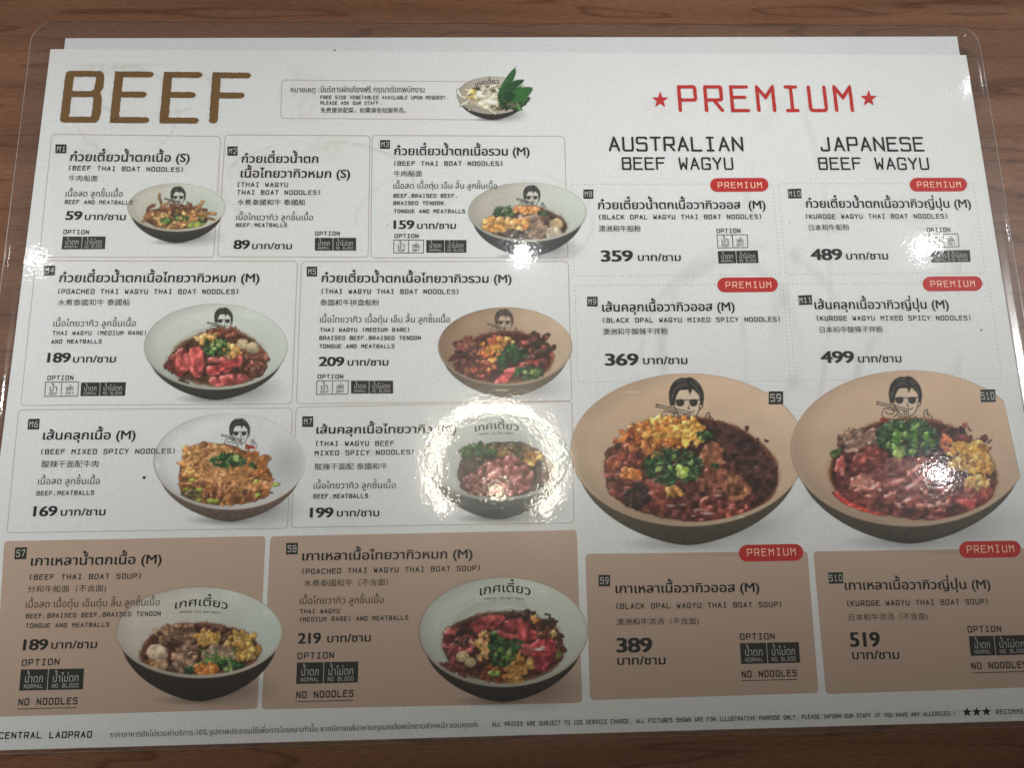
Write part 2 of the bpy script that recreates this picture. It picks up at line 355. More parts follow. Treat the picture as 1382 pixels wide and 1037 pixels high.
# single-stroke typewriter capitals on a 6 x 9 grid; '~' smooths the stroke
GL = {'A': "00 39 60;13 53", 'B': "00 09;~09 29 59 69 66 55 25 05;~05 35 55 65 60 50 20 00", 'C': "~68 69 49 39 09 07 05 04 02 00 30 40 60 61", 'D': "30 00 09 39;~39 59 69 67 62 60 50 30",
      'E': "69 09 00 60;05 55", 'F': "69 09 00;05 55", 'G': "~67 69 49 39 09 07 05 04 02 00 30 40 60 62 64;64 34", 'H': "00 09;60 69;05 65", 'I': "19 59;10 50;39 30",
      'J': "~59 55 53 50 30 20 00 02;", 'K': "00 09;69 04;25 60", 'L': "09 00 60", 'M': "00 09 35 69 60", 'N': "00 09 60 69", 'O': "~39 09 07 02 00 30 60 62 67 69 39",
      'P': "00 09;~09 29 59 69 66 64 54 24 04", 'Q': "~39 09 07 02 00 30 60 62 67 69 39;33 70", 'R': "00 09;~09 29 59 69 66 64 54 24 04;34 60", 'S': "~68 69 49 29 09 07 05 25 45 65 62 60 40 20 00 01",
      'T': "09 69;39 30", 'U': "~09 05 03 00 20 30 40 60 63 65 69", 'V': "09 30 69", 'W': "09 10 35 50 69", 'X': "00 69;09 60", 'Y': "09 34 69;34 30", 'Z': "09 69 00 60",
      '0': "~39 09 07 02 00 30 60 62 67 69 39", '1': "17 39 30;10 50", '2': "~07 09 39 59 69 66 64 00;00 60", '3': "~08 09 39 69 66 55 25;~25 55 65 60 30 00 01", '4': "50 59 03 63", '5': "69 09 05;~05 35 65 62 60 30 00 01",
      '6': "~59 29 05 03 00 30 60 63 65 35 05", '7': "09 69 20", '8': "~35 05 09 39 69 65 35;~35 05 00 30 60 65 35", '9': "~64 44 04 06 09 39 69 66 64 40 10", '(': "~5a 38 31 50", ')': "~1a 38 31 10",
      ',': "31 30 20", '.': "30 31", '%': "00 69;~09 29 27 07 09;~42 62 60 40 42", '|': "3a 30", ' ': ""}
def _pt(t): return [float(int(t[0], 16)), float(int(t[1], 16))]
def chaikin(p, it=2):
    closed = np.allclose(p[0], p[-1])
    for _ in range(it):
        if closed:
            q = p[:-1]; r = np.roll(q, -1, 0); p = np.empty((2 * len(q) + 1, 2)); p[0:-1:2] = .75 * q + .25 * r; p[1::2] = .25 * q + .75 * r; p[-1] = p[0]
        else:
            a = .75 * p[:-1] + .25 * p[1:]; b = .25 * p[:-1] + .75 * p[1:]
            p = np.r_[p[:1], np.stack([a, b], 1).reshape(-1, 2)[1:-1], p[-1:]]
    return p
def stroke_mesh(text, wx, wy, adv, rough, seed):
    rs = np.random.RandomState(seed); V = []; F = []; Z = []
    for k, ch in enumerate(text):
        lay = 0
        for st in GL[ch].split(';'):
            st = st.strip()
            if not st: continue
            sm = st[0] == '~'; p0 = np.array([_pt(t) for t in st.lstrip('~').split()])
            if sm: p0 = chaikin(p0, 2)
            parts = [p0] if (sm or rough) else [p0[i:i + 2] for i in range(len(p0) - 1)]
            for p in parts:
                closed = len(p) > 3 and np.allclose(p[0], p[-1])
                if rough:
                    q = [p[0]]
                    for a, b in zip(p[:-1], p[1:]):
                        n = max(1, int(np.hypot(*(b - a)) / .3)); q += [a + (b - a) * (i + 1) / n for i in range(n)]
                    p = np.array(q)
                if closed: p = p[:-1]
                p = p + np.array([k * adv, 0])
                L, R_ = offset(p, wx / 2, wy / 2, closed)
                if rough:
                    c = (L + R_) / 2; 
                    jl = 1 + rough * rs.randn(len(p), 1); jr = 1 + rough * rs.randn(len(p), 1)
                    L = c + (L - c) * jl; R_ = c + (R_ - c) * jr
                n = len(p); o = len(V); V += L.tolist() + R_.tolist(); Z += (lay + .9 * np.arange(n) / n).tolist() * 2
                F += [(o + i, o + n + i, o + n + (i + 1) % n, o + (i + 1) % n) for i in range(n if closed else n - 1)]
                if not closed:
                    for e, other in ((0, 1), (n - 1, n - 2)):
                        d = p[e] - p[other]; d = d / max(np.hypot(*d), 1e-9); nn = np.array([-d[1], d[0]])
                        if e == 0: i0, i1 = o + n, o
                        else: i0, i1 = o + e, o + n + e
                        a0 = V[i0]; a1 = V[i1]; cap = []
                        for t in (-55, 0, 55):
                            t = math.radians(t); v = p[e] + (d * math.cos(t) - nn * math.sin(t)) * np.array([wx / 2, wy / 2]); cap.append(v.tolist())
                        b = len(V); V += cap; Z += [lay + .9 * e / n] * 3
                        F.append((i0, b, b + 1, b + 2, i1))
                lay += 1
    # rasterised print keeps every face turned up
    V = np.array(V); F2 = []
    for f in F:
        q = V[list(f)]; ar = np.sum(q[:, 0] * np.roll(q[:, 1], -1) - np.roll(q[:, 0], -1) * q[:, 1]); F2.append(f if ar > 0 else f[::-1])
    return V, F2, np.array(Z, float)

def rrect(tl, tr, br, bl, r=6, n=5):
    c = [np.array(q, float) for q in (tl, tr, br, bl)]; out = []
    for i in range(4):
        a, p, b = c[i - 1], c[i], c[(i + 1) % 4]
        d1 = (a - p) / np.hypot(*(a - p)) * r; d2 = (b - p) / np.hypot(*(b - p)) * r
        for t in np.linspace(0, 1, n): out.append((1 - t) ** 2 * (p + d1) + 2 * t * (1 - t) * p + t * t * (p + d2))
    return np.array(out)
# ---------------------------------------------------------------- printed food pictures (vertex-coloured sheets)
def box(a, r):
    r = max(1, int(round(r)))
    for ax in (0, 1):
        p = np.concatenate([np.repeat(np.take(a, [0], ax), r + 1, ax), a, np.repeat(np.take(a, [-1], ax), r, ax)], ax)
        c = np.cumsum(p, ax); n = a.shape[ax]
        a = (np.take(c, range(2 * r + 1, 2 * r + 1 + n), ax) - np.take(c, range(0, n), ax)) / (2 * r + 1) if c.shape[ax] >= 2 * r + 1 + n else a
    return a
C_ = lambda *c: np.array(c, float)
class Pic:
    K = 2
    def __init__(s, x0, y0, x1, y1, zoom=None, seed=0):
        s.x0, s.y0, s.x1, s.y1 = x0, y0, x1, y1
        s.nx, s.ny = (x1 - x0) * s.K, (y1 - y0) * s.K
        s.X, s.Y = np.meshgrid(x0 + (np.arange(s.nx) + .5) / s.K, y0 + (np.arange(s.ny) + .5) / s.K)
        s.C = np.zeros((s.ny, s.nx, 3)); s.A = np.zeros((s.ny, s.nx))
        s.FC = np.zeros((s.ny, s.nx, 3)); s.FH = np.zeros((s.ny, s.nx)); s.FM = np.zeros((s.ny, s.nx))
        s.rs = np.random.RandomState(seed); s.zoom = zoom or (0, 0, 1.0)
        s.N1 = s.noise(2.2); s.N2 = s.noise(6); s.N3 = s.noise(25); s.N4 = s.noise(4); s.N0 = s.noise(1.0)
    def noise(s, px): return hash_noise(s.nx, s.ny, max(2, int((s.x1 - s.x0) / px)), max(2, int((s.y1 - s.y0) / px)), s.rs.randint(1e6))
    def z(s, pts):
        p = np.asarray(pts, float).reshape(-1, 2); return p / s.zoom[2] + np.array(s.zoom[:2])
    def over(s, m, col, w=None):
        if w is None: w = (slice(None), slice(None))
        A, C = s.A[w], s.C[w]; na = A + m * (1 - A)
        s.C[w] = np.where(na[..., None] > 1e-6, (C * (A * (1 - m))[..., None] + np.asarray(col) * m[..., None]) / np.maximum(na, 1e-6)[..., None], C); s.A[w] = na
    def win(s, a, b, c, d, pad=3):
        i0 = max(0, int((a - s.x0 - pad) * s.K)); i1 = min(s.nx, int((b - s.x0 + pad) * s.K) + 1)
        j0 = max(0, int((c - s.y0 - pad) * s.K)); j1 = min(s.ny, int((d - s.y0 + pad) * s.K) + 1)
        return (slice(j0, max(j0, j1)), slice(i0, max(i0, i1)))
    def ell(s, cx, cy, rx, ry, soft=1.0, p=2.0, w=(slice(None), slice(None))):
        q = (abs((s.X[w] - cx) / rx) ** p + abs((s.Y[w] - cy) / ry) ** p) ** (1 / p)
        return np.clip((1 - q) * min(rx, ry) / soft + .5, 0, 1)
    def pdist(s, pts, w):
        X, Y = s.X[w], s.Y[w]; ins = np.zeros(X.shape, bool); d = np.full(X.shape, 1e9); n = len(pts)
        for i in range(n):
            (ax, ay), (bx, by) = pts[i], pts[(i + 1) % n]
            c = (ay > Y) != (by > Y); ins ^= c & (X < (bx - ax) * (Y - ay) / ((by - ay) or 1e-9) + ax)
            ex, ey = bx - ax, by - ay; t = np.clip(((X - ax) * ex + (Y - ay) * ey) / max(ex * ex + ey * ey, 1e-9), 0, 1)
            d = np.minimum(d, np.hypot(X - ax - t * ex, Y - ay - t * ey))
        return np.where(ins, d, -d)
    def sdist(s, pts, w):
        X, Y = s.X[w], s.Y[w]; d = np.full(X.shape, 1e9)
        for (ax, ay), (bx, by) in zip(pts[:-1], pts[1:]):
            ex, ey = bx - ax, by - ay; t = np.clip(((X - ax) * ex + (Y - ay) * ey) / max(ex * ex + ey * ey, 1e-9), 0, 1)
            d = np.minimum(d, np.hypot(X - ax - t * ex, Y - ay - t * ey))
        return d
    def line(s, pts, wd, col, a=1.0, zoomed=True):
        p = s.z(pts) if zoomed else np.asarray(pts, float); w = s.win(p[:, 0].min(), p[:, 0].max(), p[:, 1].min(), p[:, 1].max())
        s.over(np.clip((wd / 2 - s.sdist(p, w)) * 1.2 + .5, 0, 1) * a, col, w)
    def shape(s, pts, col, a=1.0, soft=1.0, smooth=0):
        p = s.z(pts)
        if smooth: p = chaikin(np.r_[p, p[:1]], smooth)[:-1]
        w = s.win(p[:, 0].min(), p[:, 0].max(), p[:, 1].min(), p[:, 1].max())
        s.over(np.clip(s.pdist(p, w) / soft + .5, 0, 1) * a, col, w)
    # -- bowl
    def bowl(s, L, R, T, B, OB, wl, wr, outer, rim, rimw=3.0, sh=.42, dark=1.0):
        cx, cy, rx, ry = (L + R) / 2, (T + B) / 2, (R - L) / 2, (B - T) / 2
        m = np.clip(1.15 - np.hypot((s.X - cx - .30 * rx) / (.66 * rx), (s.Y - OB + .26 * ry) / (.44 * ry)), 0, 1) ** 1.3
        m2 = np.clip(1.1 - np.hypot((s.X - cx) / (.55 * rx), (s.Y - OB + .02 * ry) / (.12 * ry)), 0, 1)
        s.over(np.maximum(m * sh, m2 * sh * 1.1) * (s.Y > cy), C_(58, 52, 46))
        th = np.radians(np.linspace(0, 180, 60)); yc = cy + .25 * ry
        px = cx + .93 * rx * np.sign(np.cos(th)) * abs(np.cos(th)) ** 1.22; py = yc + (OB - yc) * np.sin(th) ** 1.12
        d = s.pdist(np.c_[px, py], (slice(None), slice(None)))
        t = np.clip((s.Y - cy) / (OB - cy), 0, 1); u = (s.X - cx) / rx
        oc = np.asarray(outer)[None, None] * ((1.12 - .42 * t ** 2) * (1 - .20 * u ** 2) * (.92 + .16 * s.N1))[..., None]
        s.over(np.clip(d + .5, 0, 1), oc)
        # rings brushed on the dark glaze
        for r in (.16, .30):
            q = np.hypot((s.X - cx - .12 * rx) / rx, (s.Y - OB + .10 * ry) / (.55 * ry)); mm = np.clip(1 - abs(q - r) / .018, 0, 1) * (d > 0)
            s.over(mm * .45, np.asarray(outer) * .45)
        s.over(s.ell(cx, cy, rx, ry), np.asarray(rim) * (1.0 - .10 * np.clip(.5 - u * 1.5, 0, 1))[..., None] * (1 - .12 * t[..., None]))
        iy = cy - rimw * .42; s.inner = (cx, iy, rx - max(1.0, rimw * .45), ry - rimw * .55)
        m = s.ell(*s.inner)
        g = np.clip(.5 + .62 * u + .15 * (s.N3 - .5), 0, 1)[..., None]; v = np.clip((s.Y - T) / (B - T), 0, 1)
        wc = (np.asarray(wl) * (1 - g) + np.asarray(wr) * g) * (1.03 - .10 * v + .04 * (s.N3 - .5) + .015 * (s.N1 - .5))[..., None]
        wc = wc * (1 - .10 * np.clip(np.hypot(u, (s.Y - cy) / ry) - .80, 0, .2) / .2 * np.clip(.55 - 1.3 * u, 0, 1))[..., None]
        s.over(m, wc)
        s.cx, s.cy, s.rx, s.ry = cx, cy, rx, ry
    def glint(s, x, y, rx, ry, a=.7):
        p = s.z([(x, y)])[0]; q = np.hypot((s.X - p[0]) / (rx / s.zoom[2]), (s.Y - p[1]) / (ry / s.zoom[2]))
        s.over(np.clip(1.2 - q, 0, 1) * a, C_(255, 253, 246))
    # -- food relief
    def put(s, w, m, dome, col, lift):
        if m.size == 0 or m.max() <= 0: return
        b = s.FH[w]; base = (b * m).sum() / max(m.sum(), 1e-6) * .75
        s.FH[w] = b * (1 - m) + (base + lift + dome) * m
        s.FC[w] = s.FC[w] * (1 - m[..., None]) + col * m[..., None]; s.FM[w] = np.maximum(s.FM[w], m)
    def pool(s, pts, col, var=.25, smooth=2, edge=None):
        p = s.z(pts); p = chaikin(np.r_[p, p[:1]], smooth)[:-1]; w = (slice(None), slice(None)); d = s.pdist(p, w) + (s.N2 - .5) * 3
        m = np.clip(d + .5, 0, 1); c = np.asarray(col) * (1 + var * (s.N2 + s.N1 - 1))[..., None]
        if edge is not None:
            e = np.clip(1 - d / 4.5, 0, 1)[..., None]; c = c * (1 - e) + np.asarray(edge) * e
            hal = np.clip(1 + d / 5, 0, 1) * .35 * (d < .5) * (s.N1 > .35); s.over(hal * s.ell(*s.inner), edge)
        s.put(w, m, .6 * s.N1, c, 0)
        s.pm = p
    def blob(s, x, y, rx, ry, col, th=2.0, rot=0, amp=.16, var=.16, lift=.8, zoomed=True):
        if zoomed: (x, y), = s.z([(x, y)]); rx /= s.zoom[2]; ry /= s.zoom[2]
        r = max(rx, ry) * 1.4; w = s.win(x - r, x + r, y - r, y + r, 1); X = s.X[w] - x; Y = s.Y[w] - y
        if X.size == 0: return
        c_, s_ = math.cos(rot), math.sin(rot); a = (X * c_ + Y * s_) / rx; b = (-X * s_ + Y * c_) / ry
        t = np.arctan2(b, a); f = s.rs.rand(3) * 6.28
        rad = 1 + .22 * (s.N1[w] - .5) * (amp > .05) + amp * (np.sin(2 * t + f[0]) + .7 * np.sin(3 * t + f[1]) + .5 * np.sin(5 * t + f[2])) * .6
        q = np.hypot(a, b) / rad; m = np.clip((1 - q) * min(rx, ry) * 1.4 + .4, 0, 1)
        dome = th * .8 * np.sqrt(np.clip(1 - q * q, 0, 1)) + (.45 * (s.N1[w] - .5) * th + .3 * (s.N2[w] - .5) * th) * (amp > .05)
        col = np.asarray(col, float) * (1 + var * (s.rs.rand() - .5) * 1.6)
        s.put(w, m, dome, col * (1 + var * 1.5 * (s.N1[w] - .5) - .12 * q ** 2)[..., None], lift)
    def scatter(s, n, reg, size, cols, th=2.0, asp=(.6, 1.0), amp=.2, var=.2, lift=.8):
        """reg = (cx, cy, rx, ry) in zoom pixels; size in zoom pixels"""
        P_ = []
        while len(P_) < n:
            a, b = s.rs.uniform(-1, 1, 2)
            if a * a + b * b < 1: P_.append((reg[0] + a * reg[2], reg[1] + b * reg[3]))
        for x, y in sorted(P_, key=lambda q: q[1]):
            r = s.rs.uniform(*size); s.blob(x, y, r, r * s.rs.uniform(*asp), cols[s.rs.randint(len(cols))], th, s.rs.uniform(0, 3.14), amp, var, lift)
    def strands(s, n, reg, ln, wd, cols, th=1.6, curl=1.0):
        for _ in range(n):
            a = s.rs.uniform(0, 6.28); r = math.sqrt(s.rs.rand()); x = reg[0] + r * math.cos(a) * reg[2]; y = reg[1] + r * math.sin(a) * reg[3]
            h = s.rs.uniform(-.7, .7) + (math.pi if s.rs.rand() < .5 else 0); k = s.rs.uniform(-1, 1) * curl; p = [(x, y)]; L = s.rs.uniform(*ln)
            for i in range(7): x += math.cos(h) * L / 7; y += math.sin(h) * L / 7 * .7; h += k * .5 + s.rs.uniform(-.25, .25); p.append((x, y))
            p = s.z(p); w = s.win(p[:, 0].min(), p[:, 0].max(), p[:, 1].min(), p[:, 1].max(), 3)
            W_ = s.rs.uniform(*wd) / s.zoom[2] / 2; d = s.sdist(p, w)
            if d.size == 0: continue
            c = np.asarray(cols[s.rs.randint(len(cols))], float) * s.rs.uniform(.85, 1.15)
            s.put(w, np.clip((W_ - d) * 1.6 + .5, 0, 1), th * np.sqrt(np.clip(1 - (d / W_) ** 2, 0, 1)), np.broadcast_to(c, d.shape + (3,)) * (1 + .2 * (s.N1[w][..., None] - .5)), .5)
    def slice_(s, pts, col, fat=(225, 170, 160), th=3.0, ang=0.0, streak=.5, lift=1.4, freq=5.0, smooth=2, edge=None, wav=2.0):
        p = s.z(pts); p = chaikin(np.r_[p, p[:1]], smooth)[:-1]; w = s.win(p[:, 0].min(), p[:, 0].max(), p[:, 1].min(), p[:, 1].max())
        d = s.pdist(p, w) + (s.N2[w] - .5) * 3.2 + (s.N1[w] - .5) * 1.2; m = np.clip(d + .5, 0, 1); X, Y = s.X[w], s.Y[w]; c_, s_ = math.cos(ang), math.sin(ang)
        v = (-X * s_ + Y * c_) + (s.N2[w] - .5) * 7 + (s.N3[w] - .5) * 14
        st = np.clip(np.sin(v * 6.28 / freq + s.rs.rand() * 6) * .9 + (s.N1[w] - .5) * 1.0 + (s.N2[w] - .5) * 1.2 - .3, 0, 1) * streak
        c = np.asarray(col, float) * (1 + .45 * (s.N2[w] - .5) + .22 * (s.N1[w] - .5) + .45 * (s.N3[w] - .5))[..., None]
        c = c * (1 - st[..., None]) + np.asarray(fat, float) * st[..., None]
        dk = np.clip((s.N4[w] - .62) * 5, 0, 1)[..., None] * .55; c = c * (1 - dk) + np.asarray(col, float) * .45 * dk
        if edge is not None: e = np.clip(1 - d / 2.0, 0, 1)[..., None] * .6 * (s.N1[w][..., None] > .35); c = c * (1 - e) + np.asarray(edge) * e
        dome = th * .42 * np.clip(d / 2.0, 0, 1) ** .6 + wav * np.sin(v * 6.28 / (freq * 3.1)) * .7 + (s.N1[w] - .5) * .35 + (s.N2[w] - .5) * 1.1
        s.put(w, m, dome, c, lift * .6)
    def herbs(s, n, reg, size=(8, 20), dark=False, chunks=0):
        g = [(40, 74, 36), (52, 92, 42), (30, 58, 32), (66, 106, 50)]
        s.scatter(n, reg, size, g[:3] if dark else g, 1.6, (.35, .7), .35, .35, .8)
        s.scatter(chunks, (reg[0], reg[1], reg[2] * .8, reg[3] * .8), (size[1] * .7, size[1] * 1.1), [(128, 154, 76), (104, 138, 60), (156, 172, 104)], 2, (.6, .9), .1, .1, 1)
    def crackling(s, n, reg, size=(14, 30), cols=((204, 146, 72), (216, 168, 94), (180, 120, 58), (224, 184, 118))):
        s.scatter(n, reg, size, list(cols), 2.3, (.6, .95), .28, .2, 1.2)
    def balls(s, lst, col=(196, 176, 150)):
        for x, y, r in lst: s.blob(x, y, r, r * .82, col, r / s.zoom[2] * .55, 0, .03, .08, 1.5)
    def cook(s, k=.33, spec=.8, ao=.058):
        H = box(box(s.FH, 1), 1); gy, gx = np.gradient(H); gx *= s.K * k * .5; gy *= s.K * k * .5
        n = 1 / np.sqrt(gx * gx + gy * gy + 1); L = np.array([-.35, -.55, .76]); ndl = (-gx * L[0] - gy * L[1] + L[2]) * n
        hv = L + np.array([0, 0, 1]); hv /= np.linalg.norm(hv); ndh = np.clip((-gx * hv[0] - gy * hv[1] + hv[2]) * n, 0, 1)
        occ = np.clip(1 + ao * (s.FH - box(box(s.FH, 4), 4)), .45, 1.22)
        sh = (.38 + .80 * np.clip(ndl, 0, 1)) * occ
        mot = 1 + .12 * (s.N1 - .5) + .12 * (s.N0 - .5) + .26 * (s.N4 - .5) + .26 * (s.N2 - .5)
        c = s.FC * (sh * mot)[..., None] + (255 * spec * ndh ** 34 * (.15 + .85 * np.clip((s.N2 - .45) * 6, 0, 1)) * .55)[..., None]
        c = np.stack([box(box(c[..., i], 1), 1) for i in range(3)], -1)
        s.over(np.clip(box(s.FM, 1) * 1.15 - .08, 0, 1) * s.ell(*getattr(s, 'clip', (s.inner[0], s.inner[1], s.inner[2], s.inner[3]))), c)
    # -- drawn emblem on the bowl wall: diner in dark glasses with chopsticks
    def emblem(s, x, y, k, ink=(34, 32, 30), a=1.0, red=True):
        """x, y in photo pixels = centre of the head; k = photo pixels per drawing unit"""
        keep = s.zoom; s.zoom = (x - 675 * k, y - 180 * k, 1 / k); lw = max(.75, 4.2 * k)
        if red:
            s.shape([(540, 300), (562, 292), (600, 320), (640, 330), (540, 335)], (178, 46, 44), a); s.shape([(728, 292), (775, 305), (832, 330), (720, 335)], (178, 46, 44), a)
        s.shape([(618, 180), (640, 135), (735, 150), (745, 230), (720, 282), (660, 285), (628, 255)], (236, 226, 212), .30 * a)
        s.shape([(604, 216), (596, 224), (590, 200), (586, 168), (590, 134), (604, 104), (626, 84), (652, 74), (672, 78), (690, 70), (716, 80), (746, 108), (764, 146), (766, 186), (758, 214), (748, 216), (746, 186),
                 (738, 160), (722, 146), (708, 130), (700, 150), (692, 166), (690, 146), (682, 134), (664, 138), (646, 136), (632, 152), (622, 178), (616, 216)], ink, .93 * a, smooth=1)
        for q in ([(606, 170), (616, 134), (646, 108), (676, 104)], [(696, 96), (722, 118), (744, 150), (748, 176)], [(628, 100), (652, 88), (676, 92)], [(602, 190), (604, 160)], [(712, 92), (736, 112)], [(640, 124), (664, 114), (686, 116)]): s.line(q, lw * .7, (190, 182, 170), .55 * a)
        for gx in (644, 712): s.shape([(gx - 22, 192), (gx - 12, 184), (gx + 12, 184), (gx + 22, 192), (gx + 21, 208), (gx + 10, 221), (gx - 10, 221), (gx - 21, 208)], ink, .93 * a, smooth=2); s.shape([(gx - 12, 196), (gx + 6, 192), (gx - 6, 206)], (120, 112, 104), .6 * a)
        for q in ([(620, 190), (750, 188)], [(616, 200), (614, 220), (632, 258), (662, 284)], [(744, 205), (742, 235), (728, 268), (700, 290)], [(752, 190), (760, 205), (756, 228), (744, 236)],
                  [(688, 218), (685, 232), (694, 236)], [(692, 252), (706, 250), (716, 243)], [(524, 210), (600, 228), (690, 250)], [(522, 222), (600, 240), (682, 262)], [(524, 210), (522, 224)],
                  [(552, 262), (550, 285), (568, 305), (590, 300)], [(556, 250), (575, 246), (600, 250), (618, 262), (604, 278), (580, 276), (570, 264)], [(600, 250), (632, 258), (636, 275), (612, 292)],
                  [(668, 258), (672, 290)], [(680, 258), (684, 296)], [(690, 256), (696, 300)], [(640, 285), (660, 300), (656, 320)], [(728, 285), (740, 310)],
                  [(775, 270), (782, 255), (794, 252), (796, 272), (812, 285), (826, 312)], [(775, 270), (778, 295), (800, 310)], [(790, 268), (800, 290)]): s.line(q, lw, ink, a)
        s.zoom = keep
    def build(s, name, parent, z=Z_PIC, cut=None):
        k = s.K; A = s.A.reshape(s.ny // k, k, s.nx // k, k).mean((1, 3)); Cp = (s.C * s.A[..., None]).reshape(s.ny // k, k, s.nx // k, k, 3).mean((1, 3))
        ny, nx = A.shape; C = Cp / np.maximum(A, 1e-5)[..., None]
        Cb = np.stack([box(Cp[..., i], 2) for i in range(3)], -1) / np.maximum(box(A, 2), 1e-6)[..., None]; C = np.clip(np.where(A[..., None] > .15, C, Cb), 2, 250)
        X = s.x0 + np.arange(nx) + .5; Y = s.y0 + np.arange(ny) + .5; X, Y = np.meshgrid(X, Y)
        if cut is not None:
            (ax, ay), (bx, by) = cut; A = A * (np.clip(((bx - ax) * (Y - ay) - (by - ay) * (X - ax)) / math.hypot(bx - ax, by - ay) + .5, 0, 1))
        V = PA(np.c_[X.ravel(), Y.ravel()]); idx = np.arange(ny * nx).reshape(ny, nx)
        q = np.stack([idx[1:, :-1], idx[1:, 1:], idx[:-1, 1:], idx[:-1, :-1]], -1).reshape(-1, 4); a = A.ravel()
        q = q[a[q].max(1) > .004]; used = np.unique(q); re = np.full(ny * nx, -1); re[used] = np.arange(len(used)); q = re[q]
        me = bpy.data.meshes.new(name); n = len(used)
        me.vertices.add(n); me.vertices.foreach_set('co', np.c_[V[used], np.full(n, z)].ravel())
        me.loops.add(q.size); me.loops.foreach_set('vertex_index', q.ravel().astype(np.int32)); me.polygons.add(len(q))
        me.polygons.foreach_set('loop_start', np.arange(0, q.size, 4, dtype=np.int32))
        at = me.color_attributes.new('Col', 'FLOAT_COLOR', 'POINT')
        at.data.foreach_set('color', np.c_[lin(C.reshape(-1, 3)[used]), a[used]].ravel().astype(np.float32))
        me.materials.append(M_PRINT); me.update(calc_edges=True); me.validate()
        return link(bpy.data.objects.new(name, me), parent)

# ---------------------------------------------------------------- menu contents
def dots(I, c, m=M_DOT, step=5.2, r=.85):
    for i in range(4):
        a, b = np.array(c[i], float), np.array(c[(i + 1) % 4], float); n = int(np.hypot(*(b - a)) / step)
        for k in range(n):
            p = a + (b - a) * (k + .5) / n
            I.poly([(p[0] + r * math.cos(t), p[1] + r * math.sin(t)) for t in np.radians(np.arange(0, 360, 60))], m, Z_LINE)
def panel(style, c, label, r=6):
    I = Ink(); q = rrect(*c, r=r)
    if style == 'line': I.strip(q, 1.05, M_LINE, Z_LINE, True)
    elif style == 'dots':
        dots(I, c)
    else: I.poly(q, M_TAN, Z_FILL)
    o = I.build('dish_panel', menu); o['label'] = label; return o
def tag(parent, c, code, m=M_GREY):
    I = Ink(); I.poly(c, M_BOX, Z_TAG); (tl, tr, br, bl) = [np.array(q, float) for q in c]
    a = bl * .8 + tl * .2; b = br * .8 + tr * .2; f = .13 if len(code) < 3 else .06
    I.mono(code, *(a + (b - a) * f), *(b - (b - a) * f), (bl[1] - tl[1]) * .60, M_GREY, 1.5); I.build('code_tag', parent)
def opt(parent, title, white=None, dark=None, none=None):
    if title: Ink().mono('OPTION', *title, wt=1.85).build('option_heading', parent)
    def cells(c, fx, texts, fill, m, name):
        I = Ink(); tl, tr, br, bl = [np.array(q, float) for q in c]
        if fill: I.poly(c, M_BOX, Z_LINE)
        else: I.strip(c, 1.1, M_EDGE, Z_LINE, True)
        t = tl + (tr - tl) * fx; b = bl + (br - bl) * fx; I.strip([t, b], .9, M_GREY if fill else M_EDGE, Z_TAG)
        for (th, en), (l0, r0) in zip(texts, ((0, fx), (fx, 1))):
            pad = .08 if fill else .14 * (r0 - l0) / .5; g = lambda u, v: tl + (tr - tl) * u + (bl - tl) * v + (br - bl - tr + tl) * u * v
            h = bl[1] - tl[1]; I.font(th, *g(l0 + pad, .62), *g(r0 - pad, .62), h * .30, m, 't', .004)
            I.mono(en, *g(l0 + pad * .9, .90), *g(r0 - pad * .9, .90), h * .20, m, 1.4)
        I.build(name, parent)
    if white: cells(white[0], white[1], (('น้ำ', 'SOUP'), ('แห้ง', 'DRY')), False, M_BLACK, 'soup_or_dry_box')
    if dark: cells(dark[0], dark[1], (('น้ำตก', 'NORMAL'), ('น้ำไม่ตก', 'NO BLOOD')), True, M_GREY, 'broth_choice_box')
    if none:
        (a, ul) = none; I = Ink(); I.mono('NO NOODLES', *a, wt=2.0); I.strip(ul, 1.1, M_BLACK, Z_TXT); I.build('no_noodles_note', parent)
def price(parent, n, n5, u5, bt='บาท/ชาม'):
    I = Ink(); I.font(n, *n5, kind='d', bold=.034, m=M_TITLE); I.font(bt, *u5, kind='t', bold=.021, m=M_TITLE); I.build('price', parent)
def title(parent, *rows):
    I = Ink()
    for t, *c in rows: I.font(t, *c, m=M_TITLE, bold=.023)
    I.build('thai_dish_name', parent)
def eng(parent, *rows, name='english_dish_name', wt=1.85):
    I = Ink()
    for t, *c in rows: I.mono(t, *c, wt=wt)
    I.build(name, parent)
def zh(parent, t, *c): Ink().font(t, *c, kind='c', bold=.002).build('chinese_dish_name', parent)
def ingr(parent, th, *rows):
    I = Ink(); I.font(th[0], *th[1:], bold=.003)
    for t, *c in rows: I.mono(t, *c, wt=2.0)
    I.build('ingredients_text', parent)
def pill(parent, c, t):
    x0, x1, y0, y1, sk = c; r = (y1 - y0) / 2; I = Ink()
    th = np.radians(np.arange(-90, 91, 15)); R_ = [(x1 - r + r * math.cos(a), (y0 + y1) / 2 - sk / 2 + r * math.sin(a)) for a in th]; L = [(x0 + r - r * math.cos(a), (y0 + y1) / 2 + sk / 2 - r * math.sin(a)) for a in th]
    I.poly(R_ + L, M_RED, Z_TAG); I.mono('PREMIUM', *t, m=M_PINK, wt=1.25); I.build('premium_badge', parent)
